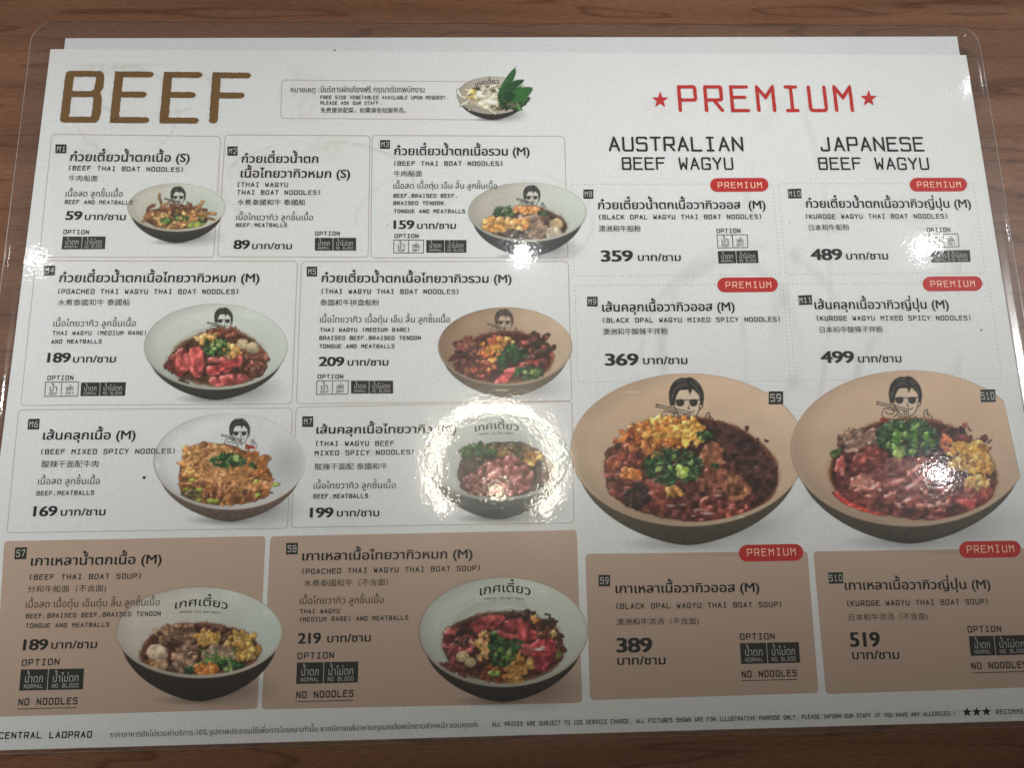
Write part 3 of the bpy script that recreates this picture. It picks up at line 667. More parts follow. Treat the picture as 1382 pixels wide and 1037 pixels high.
def logo(parent, x0, y0, x1, y1, h, arc=.35, small=True):
    I = Ink(); I.font('เกศเตี๋ยว', x0, y0, x1, y1, h, M_TITLE, 't', .012, arc=arc)
    if small:
        w_ = x1 - x0; co, fc, lay = stroke_mesh('ORIGINAL THAI BOAT NOODLE', 1.2, 1.2, 8, 0, 1)
        co = co.copy(); q = (co[:, 0] - co[:, 0].min()) / np.ptp(co[:, 0]) * 2 - 1; co[:, 1] += 5 * (1 - q * q)
        I.add(place(co, x0 + w_ * .09, y0 + h * .62, x1 - w_ * .12, y1 + h * .62, h * .26, 9.0), fc, M_TITLE, Z_TXT + lay * 2e-6)
    I.build('bowl_lettering', parent)
B4 = lambda x0, x1, y0, y1: [(x0, y0), (x1, y0), (x1, y1), (x0, y1)]

# headings
Ink().mono('BEEF', 80, 165.3, 335, 167.3, 70, M_BROWN, 1.7, rough=.05, wy=1.15, adv=9.6, seed=4).build('beef_heading', menu)
I = Ink(); I.mono('PREMIUM', 915.8, 151.4, 1153.2, 151.4, 36.5, M_RED, 1.3, rough=.06, wy=1.25, adv=9.9, seed=7)
for sx, sy, r in ((891, 135.2, 12), (1172.2, 133.1, 12)):
    I.poly([(sx + (r if k % 2 == 0 else r * .40) * math.sin(k * math.pi / 5), sy - (r if k % 2 == 0 else r * .40) * math.cos(k * math.pi / 5)) for k in range(10)], M_RED, Z_TXT)
I.build('premium_heading', menu)
I = Ink(); I.mono('AUSTRALIAN', 821.6, 204.6, 1003.9, 204.6, 20.3, M_TITLE, 1.45, rough=.04, adv=8.9); I.mono('BEEF WAGYU', 839.5, 229.5, 990.3, 229.5, 17.4, M_TITLE, 1.45, rough=.04, adv=8.9); I.build('australian_heading', menu)
I = Ink(); I.mono('JAPANESE', 1107.7, 204.6, 1248.3, 204.6, 19.9, M_TITLE, 1.45, rough=.04, adv=8.9); I.mono('BEEF WAGYU', 1105, 229.5, 1254.7, 229.5, 17.2, M_TITLE, 1.45, rough=.04, adv=8.9); I.build('japanese_heading', menu)

# note about side vegetables
I = Ink(); I.strip(rrect((380.4, 107.7), (676, 110.5), (680, 162), (379, 159.5)), 1.0, M_LINE, Z_LINE, True); nb = I.build('vegetable_note', menu)
I = Ink(); I.font('หมายเหตุ :', 392.5, 124.5, 430.5, 124.7, 6.2, bold=.006); I.font('มีบริการผักเคียงฟรี กรุณาเรียกพนักงาน', 433, 124.5, 572.9, 124.7, 6.4, bold=.006); I.build('thai_note', nb)
eng(nb, ('FREE SIDE VEGETABLES AVAILABLE UPON REQUEST.', 432.5, 133.8, 604, 134.2, 5.0), ('PLEASE ASK OUR STAFF.', 432.5, 141.3, 513.5, 141.6, 4.8), name='english_note', wt=1.85)
Ink().font('免费提供配菜，如需请告知服务员。', 432.5, 152.4, 548, 152.6, 7.4, kind='c').build('chinese_note', nb)
p = Pic(608, 82, 728, 170, (350, 0, 3.455), 3)
p.bowl(616.9, 713, 103.6, 154, 161.5, (188, 178, 162), (205, 200, 188), (62, 54, 48), (214, 206, 192), 2, .45)
p.clip = (666, 128, 60, 48)
p.pool([(960, 430), (1010, 400), (1150, 400), (1240, 470), (1180, 515), (1040, 510)], (96, 84, 60))
p.strands(46, (1050, 460, 75, 42), (50, 110), (9, 14), [(226, 218, 196), (210, 198, 166), (238, 232, 214)])
p.scatter(12, (990, 450, 30, 40), (7, 11), [(214, 190, 110), (222, 200, 130)], 2)
p.herbs(70, (1180, 455, 70, 55), (10, 22))
p.cook()
for leaf, c in (([(1110, 430), (1150, 360), (1195, 308), (1196, 350), (1165, 410), (1130, 450)], (48, 98, 48)), ([(1120, 440), (1160, 390), (1200, 372), (1243, 370), (1210, 400), (1150, 450)], (38, 82, 40)),
                ([(1130, 450), (1180, 420), (1230, 405), (1280, 406), (1262, 440), (1225, 475), (1170, 485)], (52, 108, 52)), ([(1140, 440), (1170, 425), (1200, 440), (1180, 470), (1150, 480)], (30, 66, 34))):
    p.shape(leaf, c, 1, 1.2, 2); m_ = np.mean(leaf, 0); e = np.array(leaf[2]); p.line([leaf[0], m_ + (e - m_) * .3, e], .8, np.array(c) * 1.5, .6)
p.build('bowl_picture', nb, Z_PIC + 1*2e-6); logo(nb, 642, 117.5, 674, 113, 5, .2, False)

# ---- M1
d = panel('line', [(70, 181), (298, 184), (288.5, 347.4), (53, 347)], 'panel M1, bowl of brown beef noodles for 59 baht')
tag(d, [(75.2, 194.7), (90.3, 194.9), (89.6, 207), (74.8, 206.8)], 'M1'); title(d, ('ก๋วยเตี๋ยวน้ำตกเนื้อ (S)', 94.5, 217.3, 256, 218.6, 9))
eng(d, ('(BEEF THAI BOAT NOODLES)', 93, 229.8, 246.9, 232.3, 6.4)); zh(d, '牛肉船面', 92.6, 244.5, 131.5, 244.9, 8.2)
ingr(d, ('เนื้อสด ลูกชิ้นเนื้อ', 88.7, 265.1, 165.5, 265.5, 6.4), ('BEEF AND MEATBALLS', 87.4, 275.3, 179, 276.1, 5.5)); price(d, '59', (88.1, 296.5, 110.9, 296.7, 11.2), (114.4, 296.8, 169.7, 297.2, 7))
opt(d, (85.4, 316, 120.2, 316.3, 5.9), None, ([(84.9, 319.1), (142.7, 319.3), (141.8, 336.3), (82.9, 336.7)], .46))
p = Pic(166, 242, 316, 338, (160, 170, 5.185), 11)
p.bowl(172.5, 304.3, 247.7, 312.7, 327.8, (206, 200, 186), (214, 222, 213), (66, 63, 56), (222, 214, 196), 3)
p.emblem(240.4, 264, .116)
R = (400, 640, 190, 62); p.pool([(170, 650), (200, 600), (300, 570), (400, 545), (520, 560), (600, 610), (635, 665), (580, 705), (420, 728), (240, 705)], (116, 78, 50))
p.strands(60, R, (60, 170), (14, 24), [(178, 128, 78), (160, 108, 62), (196, 150, 98), (140, 92, 56)]); p.scatter(26, (420, 585, 110, 35), (14, 30), [(126, 82, 58), (148, 100, 70), (106, 70, 52)], 3)
p.herbs(22, (330, 665, 45, 18), (8, 16), chunks=2); p.herbs(26, (440, 645, 60, 22), (8, 16), chunks=4); p.scatter(12, (545, 690, 50, 18), (14, 22), [(150, 168, 70), (128, 150, 58)], 3); p.herbs(14, (585, 655, 30, 20), (8, 14))
p.scatter(26, R, (8, 15), [(214, 180, 120), (196, 156, 96)], 2); p.cook(); p.glint(690, 520, 22, 5, .5); p.build('bowl_picture', d, Z_PIC + 2*2e-6)

# ---- M2
d = panel('line', [(304, 182), (499.3, 183), (496.9, 347.4), (293.7, 346.5)], 'panel M2, text only, 89 baht')
tag(d, B4(307, 320.8, 197.6, 210), 'M2'); title(d, ('ก๋วยเตี๋ยวน้ำตก', 326, 219.6, 429.6, 219.8, 8.7), ('เนื้อไทยวากิวหมก (S)', 324.7, 239.4, 472.6, 240.2, 9))
eng(d, ('(THAI WAGYU', 320.8, 252.3, 388.7, 252.6, 6.4), ('THAI BOAT NOODLES)', 319.9, 262.8, 431.7, 263.2, 6.4)); zh(d, '水煮泰國和牛 泰國船', 320.2, 277, 411.9, 277.2, 8.1)
ingr(d, ('เนื้อไทยวากิว ลูกชิ้นเนื้อ', 318.7, 297.2, 422.5, 297.4, 6.4), ('BEEF,MEATBALLS', 318.3, 306.5, 387.4, 306.6, 5.3)); price(d, '89', (314.9, 336, 337.2, 336, 11.6), (340.1, 336.3, 394.1, 336.4, 7))
opt(d, (425.4, 318.3, 458.7, 318.3, 6), None, (B4(425, 480.7, 321, 338.4), .44))

# ---- M3
d = panel('line', [(502.3, 182.6), (762, 184), (766.5, 348), (500.6, 348)], 'panel M3, bowl of dark soup with meatballs for 159 baht')
tag(d, B4(513, 526.4, 189, 201), 'M3'); title(d, ('ก๋วยเตี๋ยวน้ำตกเนื้อรวม (M)', 532.1, 209.3, 714.9, 210, 8.9))
eng(d, ('(BEEF THAI BOAT NOODLES)', 532, 223.8, 678, 224, 6.3)); zh(d, '牛肉船面', 531.5, 238.4, 569.5, 238.4, 8)
ingr(d, ('เนื้อสด เนื้อตุ๋น เอ็น ลิ้น ลูกชิ้นเนื้อ', 531, 254.6, 671, 254.8, 6.3), ('BEEF,BRAISED BEEF,', 531, 267, 616.8, 267, 5.4), ('BRAISED TENDON,', 531, 277, 602, 277, 5.4), ('TONGUE AND MEATBALLS', 531.5, 287.9, 627.6, 287.9, 5.4))
price(d, '159', (531, 309, 559.3, 309, 11.3), (563, 309, 615.5, 309, 7)); opt(d, (532.6, 321.4, 565, 321.4, 5.8), (B4(531.5, 571.6, 324, 341.5), .5), (B4(575.3, 629.6, 324, 341.2), .455))
p = Pic(624, 238, 806, 356, (500, 170, 4.607), 13)
p.bowl(632.4, 791.3, 246.4, 326.7, 346.5, (196, 189, 176), (210, 217, 207), (68, 70, 68), (206, 202, 188), 3.2)
p.emblem(717.5, 264, .130)
p.pool([(690, 600), (760, 560), (900, 510), (1060, 505), (1180, 560), (1235, 620), (1210, 680), (1100, 705), (900, 712), (760, 680)], (64, 42, 28), edge=(120, 88, 60))
p.herbs(60, (835, 535, 68, 34), (8, 18)); p.scatter(60, (975, 525, 80, 28), (8, 17), [(206, 140, 78), (190, 118, 60), (222, 164, 100)], 2)
p.slice_([(800, 565), (900, 560), (1060, 545), (1140, 560), (1080, 590), (900, 590)], (128, 102, 84), (170, 146, 124), 2); p.slice_([(960, 590), (1060, 565), (1150, 570), (1100, 610), (1010, 620)], (110, 84, 68), (150, 126, 104), 2)
p.slice_([(800, 680), (850, 650), (940, 655), (960, 700), (860, 706)], (98, 76, 64), (140, 118, 100), 2); p.crackling(48, (800, 615, 108, 42), (16, 30)); p.crackling(16, (930, 610, 50, 32), (16, 28))
p.slice_([(960, 690), (970, 640), (1040, 615), (1110, 620), (1090, 680), (1020, 710)], (150, 122, 98), (196, 170, 140), 3, .8, .6); p.scatter(12, (1060, 640, 60, 40), (14, 26), [(140, 112, 90), (160, 130, 104)], 3)
p.balls([(1155, 612, 44)], (190, 162, 124)); p.balls([(1140, 668, 52)], (206, 190, 166)); p.herbs(10, (1070, 545, 40, 12), (7, 12)); p.cook(); p.build('bowl_picture', d, Z_PIC + 3*2e-6)

# ---- M4
d = panel('line', [(48.6, 351.7), (401.5, 352.7), (394, 545.5), (28, 547.5)], 'panel M4, bowl with pink poached beef slices for 189 baht')
tag(d, [(60, 358.5), (74.9, 358.4), (74.2, 371.6), (59.4, 371.9)], 'M4'); title(d, ('ก๋วยเตี๋ยวน้ำตกเนื้อไทยวากิวหมก (M)', 79.8, 380.8, 350.2, 381, 9.2))
eng(d, ('(POACHED THAI WAGYU THAI BOAT NOODLES)', 78.3, 396.9, 321.4, 397.2, 6.7)); zh(d, '水煮泰國和牛 泰國船', 77.7, 412.8, 175.3, 412.4, 8.6)
ingr(d, ('เนื้อไทยวากิว ลูกชิ้นเนื้อ', 72, 440.7, 183.3, 440.6, 6.8), ('THAI WAGYU (MEDIUM RARE)', 70.9, 452.6, 197.1, 452.5, 5.7), ('AND MEATBALLS', 69.2, 464.2, 137.3, 463.9, 5.7)); price(d, '189', (63.5, 489.2, 95.3, 489.2, 12.5), (98.5, 489.5, 156.4, 489.4, 7.6))
opt(d, (63.9, 513.4, 99.1, 513.2, 6.3), ([(61.8, 516.1), (106.1, 515.6), (104.9, 535), (60.3, 535.4)], .5), ([(109.7, 516.5), (170.2, 516), (168.9, 534.5), (108.5, 535)], .43))
p = Pic(186, 402, 402, 552, (180, 360, 5.183), 14)
p.bowl(195, 387.8, 410.5, 526.3, 539.8, (208, 210, 200), (215, 221, 212), (72, 66, 56), (206, 208, 194), 3.6)
p.emblem(301.7, 430.5, .142)
p.line([(290, 560), (400, 490), (500, 440), (600, 425)], 1, (120, 110, 90), .6); p.line([(300, 535), (430, 450), (540, 420)], .8, (130, 120, 100), .5)
p.pool([(225, 690), (250, 610), (350, 520), (480, 460), (640, 435), (800, 470), (910, 560), (950, 650), (920, 730), (820, 810), (640, 845), (440, 825), (290, 765)], (74, 42, 26), edge=(150, 120, 84))
p.scatter(60, (640, 460, 120, 30), (8, 20), [(130, 66, 44), (100, 54, 38), (150, 90, 60)], 2); p.scatter(60, (850, 650, 90, 110), (14, 34), [(140, 82, 62), (116, 64, 50), (160, 104, 82), (104, 62, 48)], 2.5)
p.scatter(34, (310, 690, 80, 70), (16, 36), [(150, 60, 56), (120, 44, 42), (170, 80, 70), (96, 46, 36)], 2.5); p.crackling(12, (520, 500, 80, 32), (24, 40)); p.crackling(14, (690, 600, 45, 45), (20, 36)); p.balls([(765, 540, 44), (835, 570, 50)], (188, 168, 134))
p.slice_([(285, 620), (340, 570), (400, 600), (410, 700), (360, 740), (300, 700)], (160, 60, 56), th=3, ang=1.2); p.slice_([(520, 790), (640, 755), (800, 735), (795, 800), (690, 838), (560, 835)], (176, 74, 68), th=3, ang=-.2)
p.slice_([(390, 570), (450, 552), (492, 600), (505, 720), (470, 778), (420, 772), (398, 720), (402, 640)], (206, 84, 80), (236, 160, 150), 4, 1.3, .5, edge=(214, 110, 100)); p.slice_([(520, 640), (600, 625), (680, 640), (640, 680), (540, 690)], (190, 92, 84), th=3)
p.slice_([(495, 715), (560, 690), (680, 650), (750, 612), (768, 650), (742, 702), (640, 748), (515, 765)], (204, 74, 72), (236, 150, 142), 4, -.35, .55, edge=(226, 130, 118))
p.herbs(90, (580, 565, 95, 60), (9, 20), chunks=8); p.scatter(30, (330, 810, 80, 26), (10, 20), [(60, 52, 34), (90, 76, 48)], 2); p.cook(); p.glint(460, 355, 14, 9, .6); p.glint(810, 343, 42, 8, .6); p.build('bowl_picture', d, Z_PIC + 4*2e-6)

# ---- M5
d = panel('line', [(407, 353), (767, 353), (771.6, 541.4), (400.2, 545.3)], 'panel M5, brown bowl of red soup for 209 baht')
tag(d, B4(414, 428.2, 360, 373.3), 'M5'); title(d, ('ก๋วยเตี๋ยวน้ำตกเนื้อไทยวากิวรวม (M)', 433.9, 381, 690.6, 382, 9))
eng(d, ('(THAI WAGYU THAI BOAT NOODLES)', 434, 396.8, 618.7, 397.2, 6.6)); zh(d, '泰国和牛拼盘船粉', 432, 412.7, 512, 412.7, 8.4)
ingr(d, ('เนื้อไทยวากิว เนื้อตุ๋น เอ็น ลิ้น ลูกชิ้นเนื้อ', 431.8, 435.4, 607.4, 435.4, 6.6), ('THAI WAGYU (MEDIUM RARE)', 431.8, 448.2, 552.2, 448.2, 5.7), ('BRAISED BEEF,BRAISED TENDON', 431, 459.2, 568.2, 459.2, 5.7), ('TONGUE AND MEATBALLS', 431, 470.4, 532.5, 470.4, 5.7))
price(d, '209', (429.9, 494.2, 464.7, 494.2, 12), (469.1, 493.9, 524.3, 493.7, 7.5)); opt(d, (428.6, 511.7, 463.2, 511.6, 6.2), ([(427.8, 514.3), (470.2, 513.9), (469.7, 532), (427.1, 532.8)], .5), (B4(473.8, 530.6, 514, 531.5), .43))
p = Pic(584, 408, 788, 548, (560, 350, 4.9375), 15)
p.bowl(591.4, 772, 415.2, 521, 536.5, (160, 132, 106), (212, 188, 162), (128, 112, 94), (186, 166, 144), 3.0, .3)
p.emblem(680, 432.5, .142, (58, 50, 44), .9)
p.pool([(270, 660), (320, 570), (430, 500), (600, 475), (760, 490), (880, 560), (930, 660), (890, 750), (760, 815), (560, 835), (400, 810), (300, 740)], (74, 34, 30), edge=(140, 78, 58))
p.scatter(90, (360, 660, 110, 130), (16, 36), [(96, 44, 44), (120, 62, 50), (150, 92, 70), (70, 38, 38)], 2.5); p.scatter(60, (820, 600, 110, 100), (14, 30), [(90, 50, 36), (70, 50, 32), (150, 80, 70), (60, 48, 34)], 2)
p.crackling(70, (520, 610, 90, 100), (12, 24), ((226, 150, 62), (210, 120, 60), (238, 176, 92), (196, 92, 70))); p.crackling(10, (610, 545, 50, 26), (14, 26)); p.scatter(30, (470, 730, 90, 60), (10, 22), [(190, 96, 80), (120, 56, 40), (206, 130, 84)], 2)
p.slice_([(530, 830), (560, 770), (640, 720), (740, 690), (850, 650), (870, 660), (800, 705), (690, 740), (620, 820), (570, 838)], (196, 82, 80), (226, 140, 134), 4, -.5); p.herbs(90, (650, 630, 90, 55), (10, 20), True); p.herbs(50, (580, 690, 40, 50), (10, 18), True)
p.herbs(70, (760, 755, 90, 45), (10, 20), True, 5); p.cook(); p.build('bowl_picture', d, Z_PIC + 5*2e-6)

# ---- M6
d = panel('line', [(25.4, 553.5), (394.7, 551), (388, 713.5), (9.4, 719.7)], 'panel M6, white bowl of dry brown noodles for 169 baht')
tag(d, [(38.6, 565.8), (54, 565.4), (53, 579.9), (37.3, 580)], 'M6'); title(d, ('เส้นคลุกเนื้อ (M)', 57.8, 593.7, 183, 593.1, 9.4)); eng(d, ('(BEEF MIXED SPICY NOODLES)', 55.5, 613.8, 235.8, 612.7, 7.1)); zh(d, '酸辣干面配牛肉', 56, 631.5, 132.8, 631, 9.4)
ingr(d, ('เนื้อสด ลูกชิ้นเนื้อ', 51.2, 654.2, 134.9, 653.8, 7.1), ('BEEF,MEATBALLS', 49.3, 669.4, 127, 668.3, 6.2)); price(d, '169', (44.6, 697.1, 77.1, 696.8, 13.2), (81.8, 696.6, 142.4, 695.8, 8))
p = Pic(198, 548, 424, 718, (180, 540, 5.458), 16)
p.bowl(207.8, 412.3, 558, 688.4, 704, (232, 231, 229), (218, 220, 220), (128, 106, 92), (232, 224, 218), 4.5)
p.over(np.clip(1.1 - np.hypot((p.X - 388) / 30, (p.Y - 622) / 34), 0, 1) * .35 * p.ell(*p.inner), C_(150, 150, 150))
p.emblem(323.3, 582, .158)
p.pool([(340, 480), (380, 400), (480, 310), (560, 320), (700, 325), (830, 370), (940, 440), (1030, 550), (1010, 650), (990, 720), (850, 765), (640, 785), (450, 755), (345, 700), (335, 600)], (134, 84, 44))
R = (680, 560, 230, 160); p.strands(150, R, (110, 200), (12, 22), [(178, 120, 66), (160, 102, 54), (196, 142, 86), (142, 90, 48)]); p.scatter(60, (560, 410, 190, 70), (18, 42), [(206, 150, 90), (188, 130, 74), (222, 176, 116), (150, 98, 60)], 3)
p.crackling(14, (420, 480, 60, 90), (24, 44), ((196, 140, 76), (214, 164, 100), (170, 116, 60))); p.scatter(24, (880, 480, 110, 70), (20, 44), [(186, 118, 62), (170, 104, 54)], 3); p.scatter(60, (700, 660, 270, 90), (14, 30), [(140, 84, 54), (166, 104, 70), (112, 68, 44), (150, 96, 52)], 2.5)
p.strands(40, (690, 580, 150, 70), (140, 240), (10, 18), [(190, 134, 80), (206, 152, 98)]); p.blob(515, 335, 36, 28, (150, 102, 62), 4); p.slice_([(860, 650), (920, 620), (1020, 590), (1035, 620), (980, 665), (890, 680)], (172, 118, 74), (206, 160, 112), 3)
for q in ((490, 660, 26), (470, 690, 30), (565, 745, 32), (610, 748, 30), (480, 740, 28), (1050, 625, 32), (915, 700, 26), (430, 590, 26), (390, 660, 22), (910, 600, 24)): p.blob(q[0], q[1], q[2], q[2] * .5, (158, 178, 70), 3, -.3)
p.herbs(70, (700, 450, 125, 50), (12, 26), chunks=2); p.scatter(22, (420, 700, 80, 40), (12, 22), [(70, 62, 36), (96, 84, 48)], 2); p.herbs(12, (880, 490, 26, 26), (10, 16)); p.cook(); p.glint(180, 480, 16, 26, .5); p.build('bowl_picture', d, Z_PIC + 6*2e-6)

# ---- M7
d = panel('line', [(399.8, 549.8), (772, 542), (774.5, 706), (393.2, 712.5)], 'panel M7, bowl with a large pink slice for 199 baht')
tag(d, B4(408.2, 422.9, 562.2, 576.7), 'M7'); title(d, ('เส้นคลุกเนื้อไทยวากิว (M)', 427, 585.7, 616, 584.6, 8.8)); eng(d, ('(THAI WAGYU BEEF', 426.5, 602.6, 532, 602.2, 6.9), ('MIXED SPICY NOODLES)', 424.8, 615.5, 558.4, 613.9, 6.9)); zh(d, '酸辣干面配 泰國和牛', 424.8, 634.8, 523, 633.9, 9)
ingr(d, ('เนื้อไทยวากิว ลูกชิ้นเนื้อ', 423.3, 660, 534.3, 659.3, 6.9), ('BEEF,MEATBALLS', 422.9, 673.6, 496.8, 672.8, 6.3)); price(d, '199', (418.2, 698.9, 450, 698.7, 13), (454.7, 697.8, 512, 697.2, 7.8))
p = Pic(564, 552, 786, 712, (560, 520, 4.715), 17)
p.bowl(572.7, 769, 560, 676, 701, (206, 208, 202), (190, 196, 194), (108, 112, 112), (198, 200, 192), 4)
p.pool([(260, 600), (300, 430), (450, 370), (650, 350), (800, 410), (870, 520), (860, 620), (760, 690), (560, 720), (350, 700)], (80, 62, 52))
p.scatter(60, (520, 430, 240, 50), (12, 28), [(126, 96, 64), (90, 80, 50), (150, 120, 80)], 2.5); p.herbs(60, (410, 420, 110, 45), (12, 26), True); p.crackling(16, (760, 470, 60, 40), (16, 30)); p.scatter(40, (820, 560, 60, 80), (14, 28), [(70, 54, 44), (96, 66, 50)], 2)
p.slice_([(290, 600), (360, 560), (480, 480), (600, 440), (700, 480), (765, 570), (740, 660), (620, 715), (440, 705), (310, 660)], (168, 104, 100), (206, 156, 150), 4, -.4, .6, wav=3); p.slice_([(260, 640), (330, 600), (430, 680), (460, 712), (340, 700)], (140, 86, 80), th=3)
p.cook(); p.build('bowl_picture', d, Z_PIC + 7*2e-6); logo(d, 641, 583, 700, 582, 7.5, .25, True)

# ---- S7
d = panel('fill', [(5.8, 730.8), (358.6, 724), (347.4, 957.8), (-8.5, 968.5)], 'brown panel S7, bowl of soup with lettering for 189 baht')
tag(d, [(20.8, 739.6), (36.9, 739), (35.6, 755), (19.6, 755.6)], 'S7'); title(d, ('เกาเหลาน้ำตกเนื้อ (M)', 41.4, 763.9, 218.2, 761.2, 10)); eng(d, ('(BEEF THAI BOAT SOUP)', 40.1, 783.3, 190, 781.6, 7.4)); zh(d, '分和牛船面（不含面)', 37, 800.4, 143, 798.9, 9.4)
ingr(d, ('เนื้อสด เนื้อตุ๋น เอ็นตุ๋น ลิ้น ลูกชิ้นเนื้อ', 34.6, 821, 215.6, 817.6, 7.4), ('BEEF,BRAISED BEEF,BRAISED TENDON', 35, 835.3, 217, 831.8, 6.3), ('TONGUE AND MEATBALLS', 34.6, 848.4, 147.4, 846.6, 6.3)); price(d, '189', (30.8, 878, 64.7, 877.4, 14), (69, 876.3, 131, 875.2, 8.6))
opt(d, (29.3, 899.7, 80.2, 898, 9), None, ([(28.3, 904.3), (113.6, 902.8), (112, 931), (25.8, 933)], .44), ((24.6, 953.1, 104.6, 951.4, 9.8), [(23, 957.6), (103.3, 955.7)]))
p = Pic(148, 784, 394, 960, (140, 760, 4.938), 18)
p.bowl(157.2, 381, 793, 916, 947, (216, 206, 192), (214, 222, 212), (60, 48, 40), (216, 206, 188), 4.6, .38)
p.pool([(232, 640), (260, 540), (350, 450), (480, 410), (680, 395), (870, 430), (1000, 490), (1050, 570), (1020, 660), (900, 720), (680, 752), (440, 745), (280, 690)], (84, 48, 30), edge=(150, 104, 74))
p.scatter(50, (480, 480, 130, 50), (18, 38), [(138, 104, 76), (112, 80, 58), (160, 124, 92)], 3); p.slice_([(440, 640), (500, 560), (580, 490), (600, 520), (560, 600), (480, 660)], (140, 108, 84), (180, 150, 124), 3, -.8); p.slice_([(430, 700), (480, 640), (560, 600), (640, 580), (620, 660), (560, 710), (540, 740), (440, 735)], (150, 118, 94), (196, 166, 138), 4, -.7, .6)
p.slice_([(540, 580), (620, 540), (650, 560), (630, 590)], (134, 104, 82), th=3); p.scatter(20, (780, 470, 110, 35), (18, 34), [(80, 52, 38), (100, 66, 50)], 2); p.crackling(26, (690, 510, 90, 36), (22, 36), ((222, 176, 92), (206, 156, 74), (236, 196, 116))); p.crackling(52, (930, 560, 110, 90), (22, 36), ((222, 176, 92), (206, 156, 74), (236, 196, 116)))
p.slice_([(640, 640), (670, 570), (740, 540), (820, 548), (880, 600), (890, 670), (800, 700), (680, 690)], (182, 150, 126), (200, 172, 148), 4, .4, .35, edge=(96, 66, 52)); p.balls([(360, 605, 72)], (206, 176, 146)); p.balls([(360, 675, 70)], (198, 160, 122)); p.scatter(60, (290, 660, 50, 60), (5, 9), [(120, 70, 40)], 1)
p.balls([(352, 598, 66)], (214, 188, 160)); p.strands(10, (770, 650, 90, 20), (120, 220), (10, 14), [(110, 140, 70), (84, 120, 60)]); p.herbs(60, (850, 690, 90, 34), (10, 24), chunks=3); p.scatter(90, (685, 712, 85, 46), (9, 16), [(224, 140, 64), (206, 116, 52), (236, 168, 92)], 2.4); p.herbs(10, (570, 725, 20, 22), (14, 24), True)
p.cook(); p.glint(1090, 335, 34, 20, .35); p.build('bowl_picture', d, Z_PIC + 8*2e-6); logo(d, 236, 822.5, 307, 823.5, 8.8, .30)

# ---- S8
d = panel('fill', [(365, 724.3), (778.5, 715.8), (785.8, 949.4), (353, 958.3)], 'brown panel S8, bowl of red beef soup with lettering for 219 baht')
tag(d, [(386.4, 733.4), (402.2, 733), (402, 748.6), (386.2, 749.1)], 'S8'); title(d, ('เกาเหลาเนื้อไทยวากิวหมก (M)', 407.7, 756.9, 637.9, 753.8, 9.6)); eng(d, ('(POACHED THAI WAGYU THAI BOAT SOUP)', 407.7, 775.6, 647.6, 771, 7.4)); zh(d, '水煮泰國和牛（不含面）', 410.2, 792.3, 523.8, 790.8, 9.3)
ingr(d, ('เนื้อไทยวากิว ลูกชิ้นเนื้อ', 404.7, 816, 518, 814.4, 7.3), ('THAI WAGYU', 404.7, 829, 458.6, 828.4, 6.4), ('(MEDIUM RARE) AND MEATBALLS', 404.7, 840, 551, 837.3, 6.4)); price(d, '219', (401.9, 869.2, 433.2, 868.6, 13.8), (441.5, 867.5, 500.5, 866.4, 8.7))
opt(d, (401.4, 890.4, 450.8, 889.4, 9), None, ([(400.9, 895), (483.7, 893.5), (482.9, 921.9), (399.6, 923.9)], .44), ((399.6, 943.6, 477.1, 941.3, 9.8), [(398.6, 947.8), (476.5, 945.8)]))
p = Pic(556, 770, 806, 962, (540, 740, 4.321), 19)
p.bowl(565.5, 792.7, 779.8, 928, 948, (208, 212, 200), (211, 215, 203), (64, 52, 42), (202, 194, 178), 4.6, .38)
for yy in (0, 14, 26): p.line([(330, 420 - yy), (450, 352 - yy), (600, 328 - yy), (740, 345 - yy)], .8, (130, 110, 92), .4)
p.pool([(238, 540), (260, 480), (350, 420), (500, 372), (680, 372), (840, 410), (930, 480), (962, 580), (930, 680), (830, 750), (680, 790), (520, 785), (380, 750), (270, 670)], (84, 44, 32), edge=(140, 108, 80))
p.scatter(60, (860, 560, 90, 150), (12, 28), [(96, 52, 40), (74, 44, 32), (126, 70, 52)], 2); p.scatter(40, (320, 700, 90, 70), (12, 26), [(84, 40, 34), (110, 58, 46)], 2); p.scatter(24, (700, 385, 90, 20), (10, 22), [(60, 40, 30), (90, 60, 46)], 2)
p.slice_([(240, 560), (260, 490), (310, 455), (340, 500), (320, 570), (270, 600)], (160, 66, 62)); p.slice_([(270, 640), (300, 560), (380, 500), (450, 520), (440, 600), (360, 660), (300, 680)], (146, 68, 64), (190, 120, 112), 4, -.7)
p.slice_([(380, 460), (470, 400), (600, 385), (620, 420), (560, 470), (470, 500)], (176, 70, 70), (214, 130, 124), 4, -.3); p.slice_([(560, 500), (600, 430), (700, 400), (780, 470), (800, 540), (700, 560), (620, 540)], (168, 66, 66), (206, 120, 114), 4, .5)
p.slice_([(730, 590), (800, 540), (890, 520), (910, 600), (880, 690), (800, 740), (750, 680)], (156, 54, 56), (200, 110, 104), 4, 1.0); p.slice_([(640, 540), (740, 550), (790, 600), (730, 650)], (178, 84, 80), th=3); p.scatter(10, (360, 530, 60, 40), (10, 26), [(46, 34, 30)], 2, (.3, .5))
p.balls([(365, 635, 40), (410, 668, 36)], (206, 184, 140)); p.crackling(50, (480, 570, 60, 80), (10, 20), ((226, 190, 120), (206, 164, 94), (190, 120, 80))); p.scatter(50, (580, 730, 120, 50), (10, 22), [(150, 76, 44), (120, 60, 36), (196, 130, 70)], 2); p.crackling(18, (700, 690, 70, 60), (18, 34)); p.crackling(3, (690, 770, 40, 14), (34, 44))
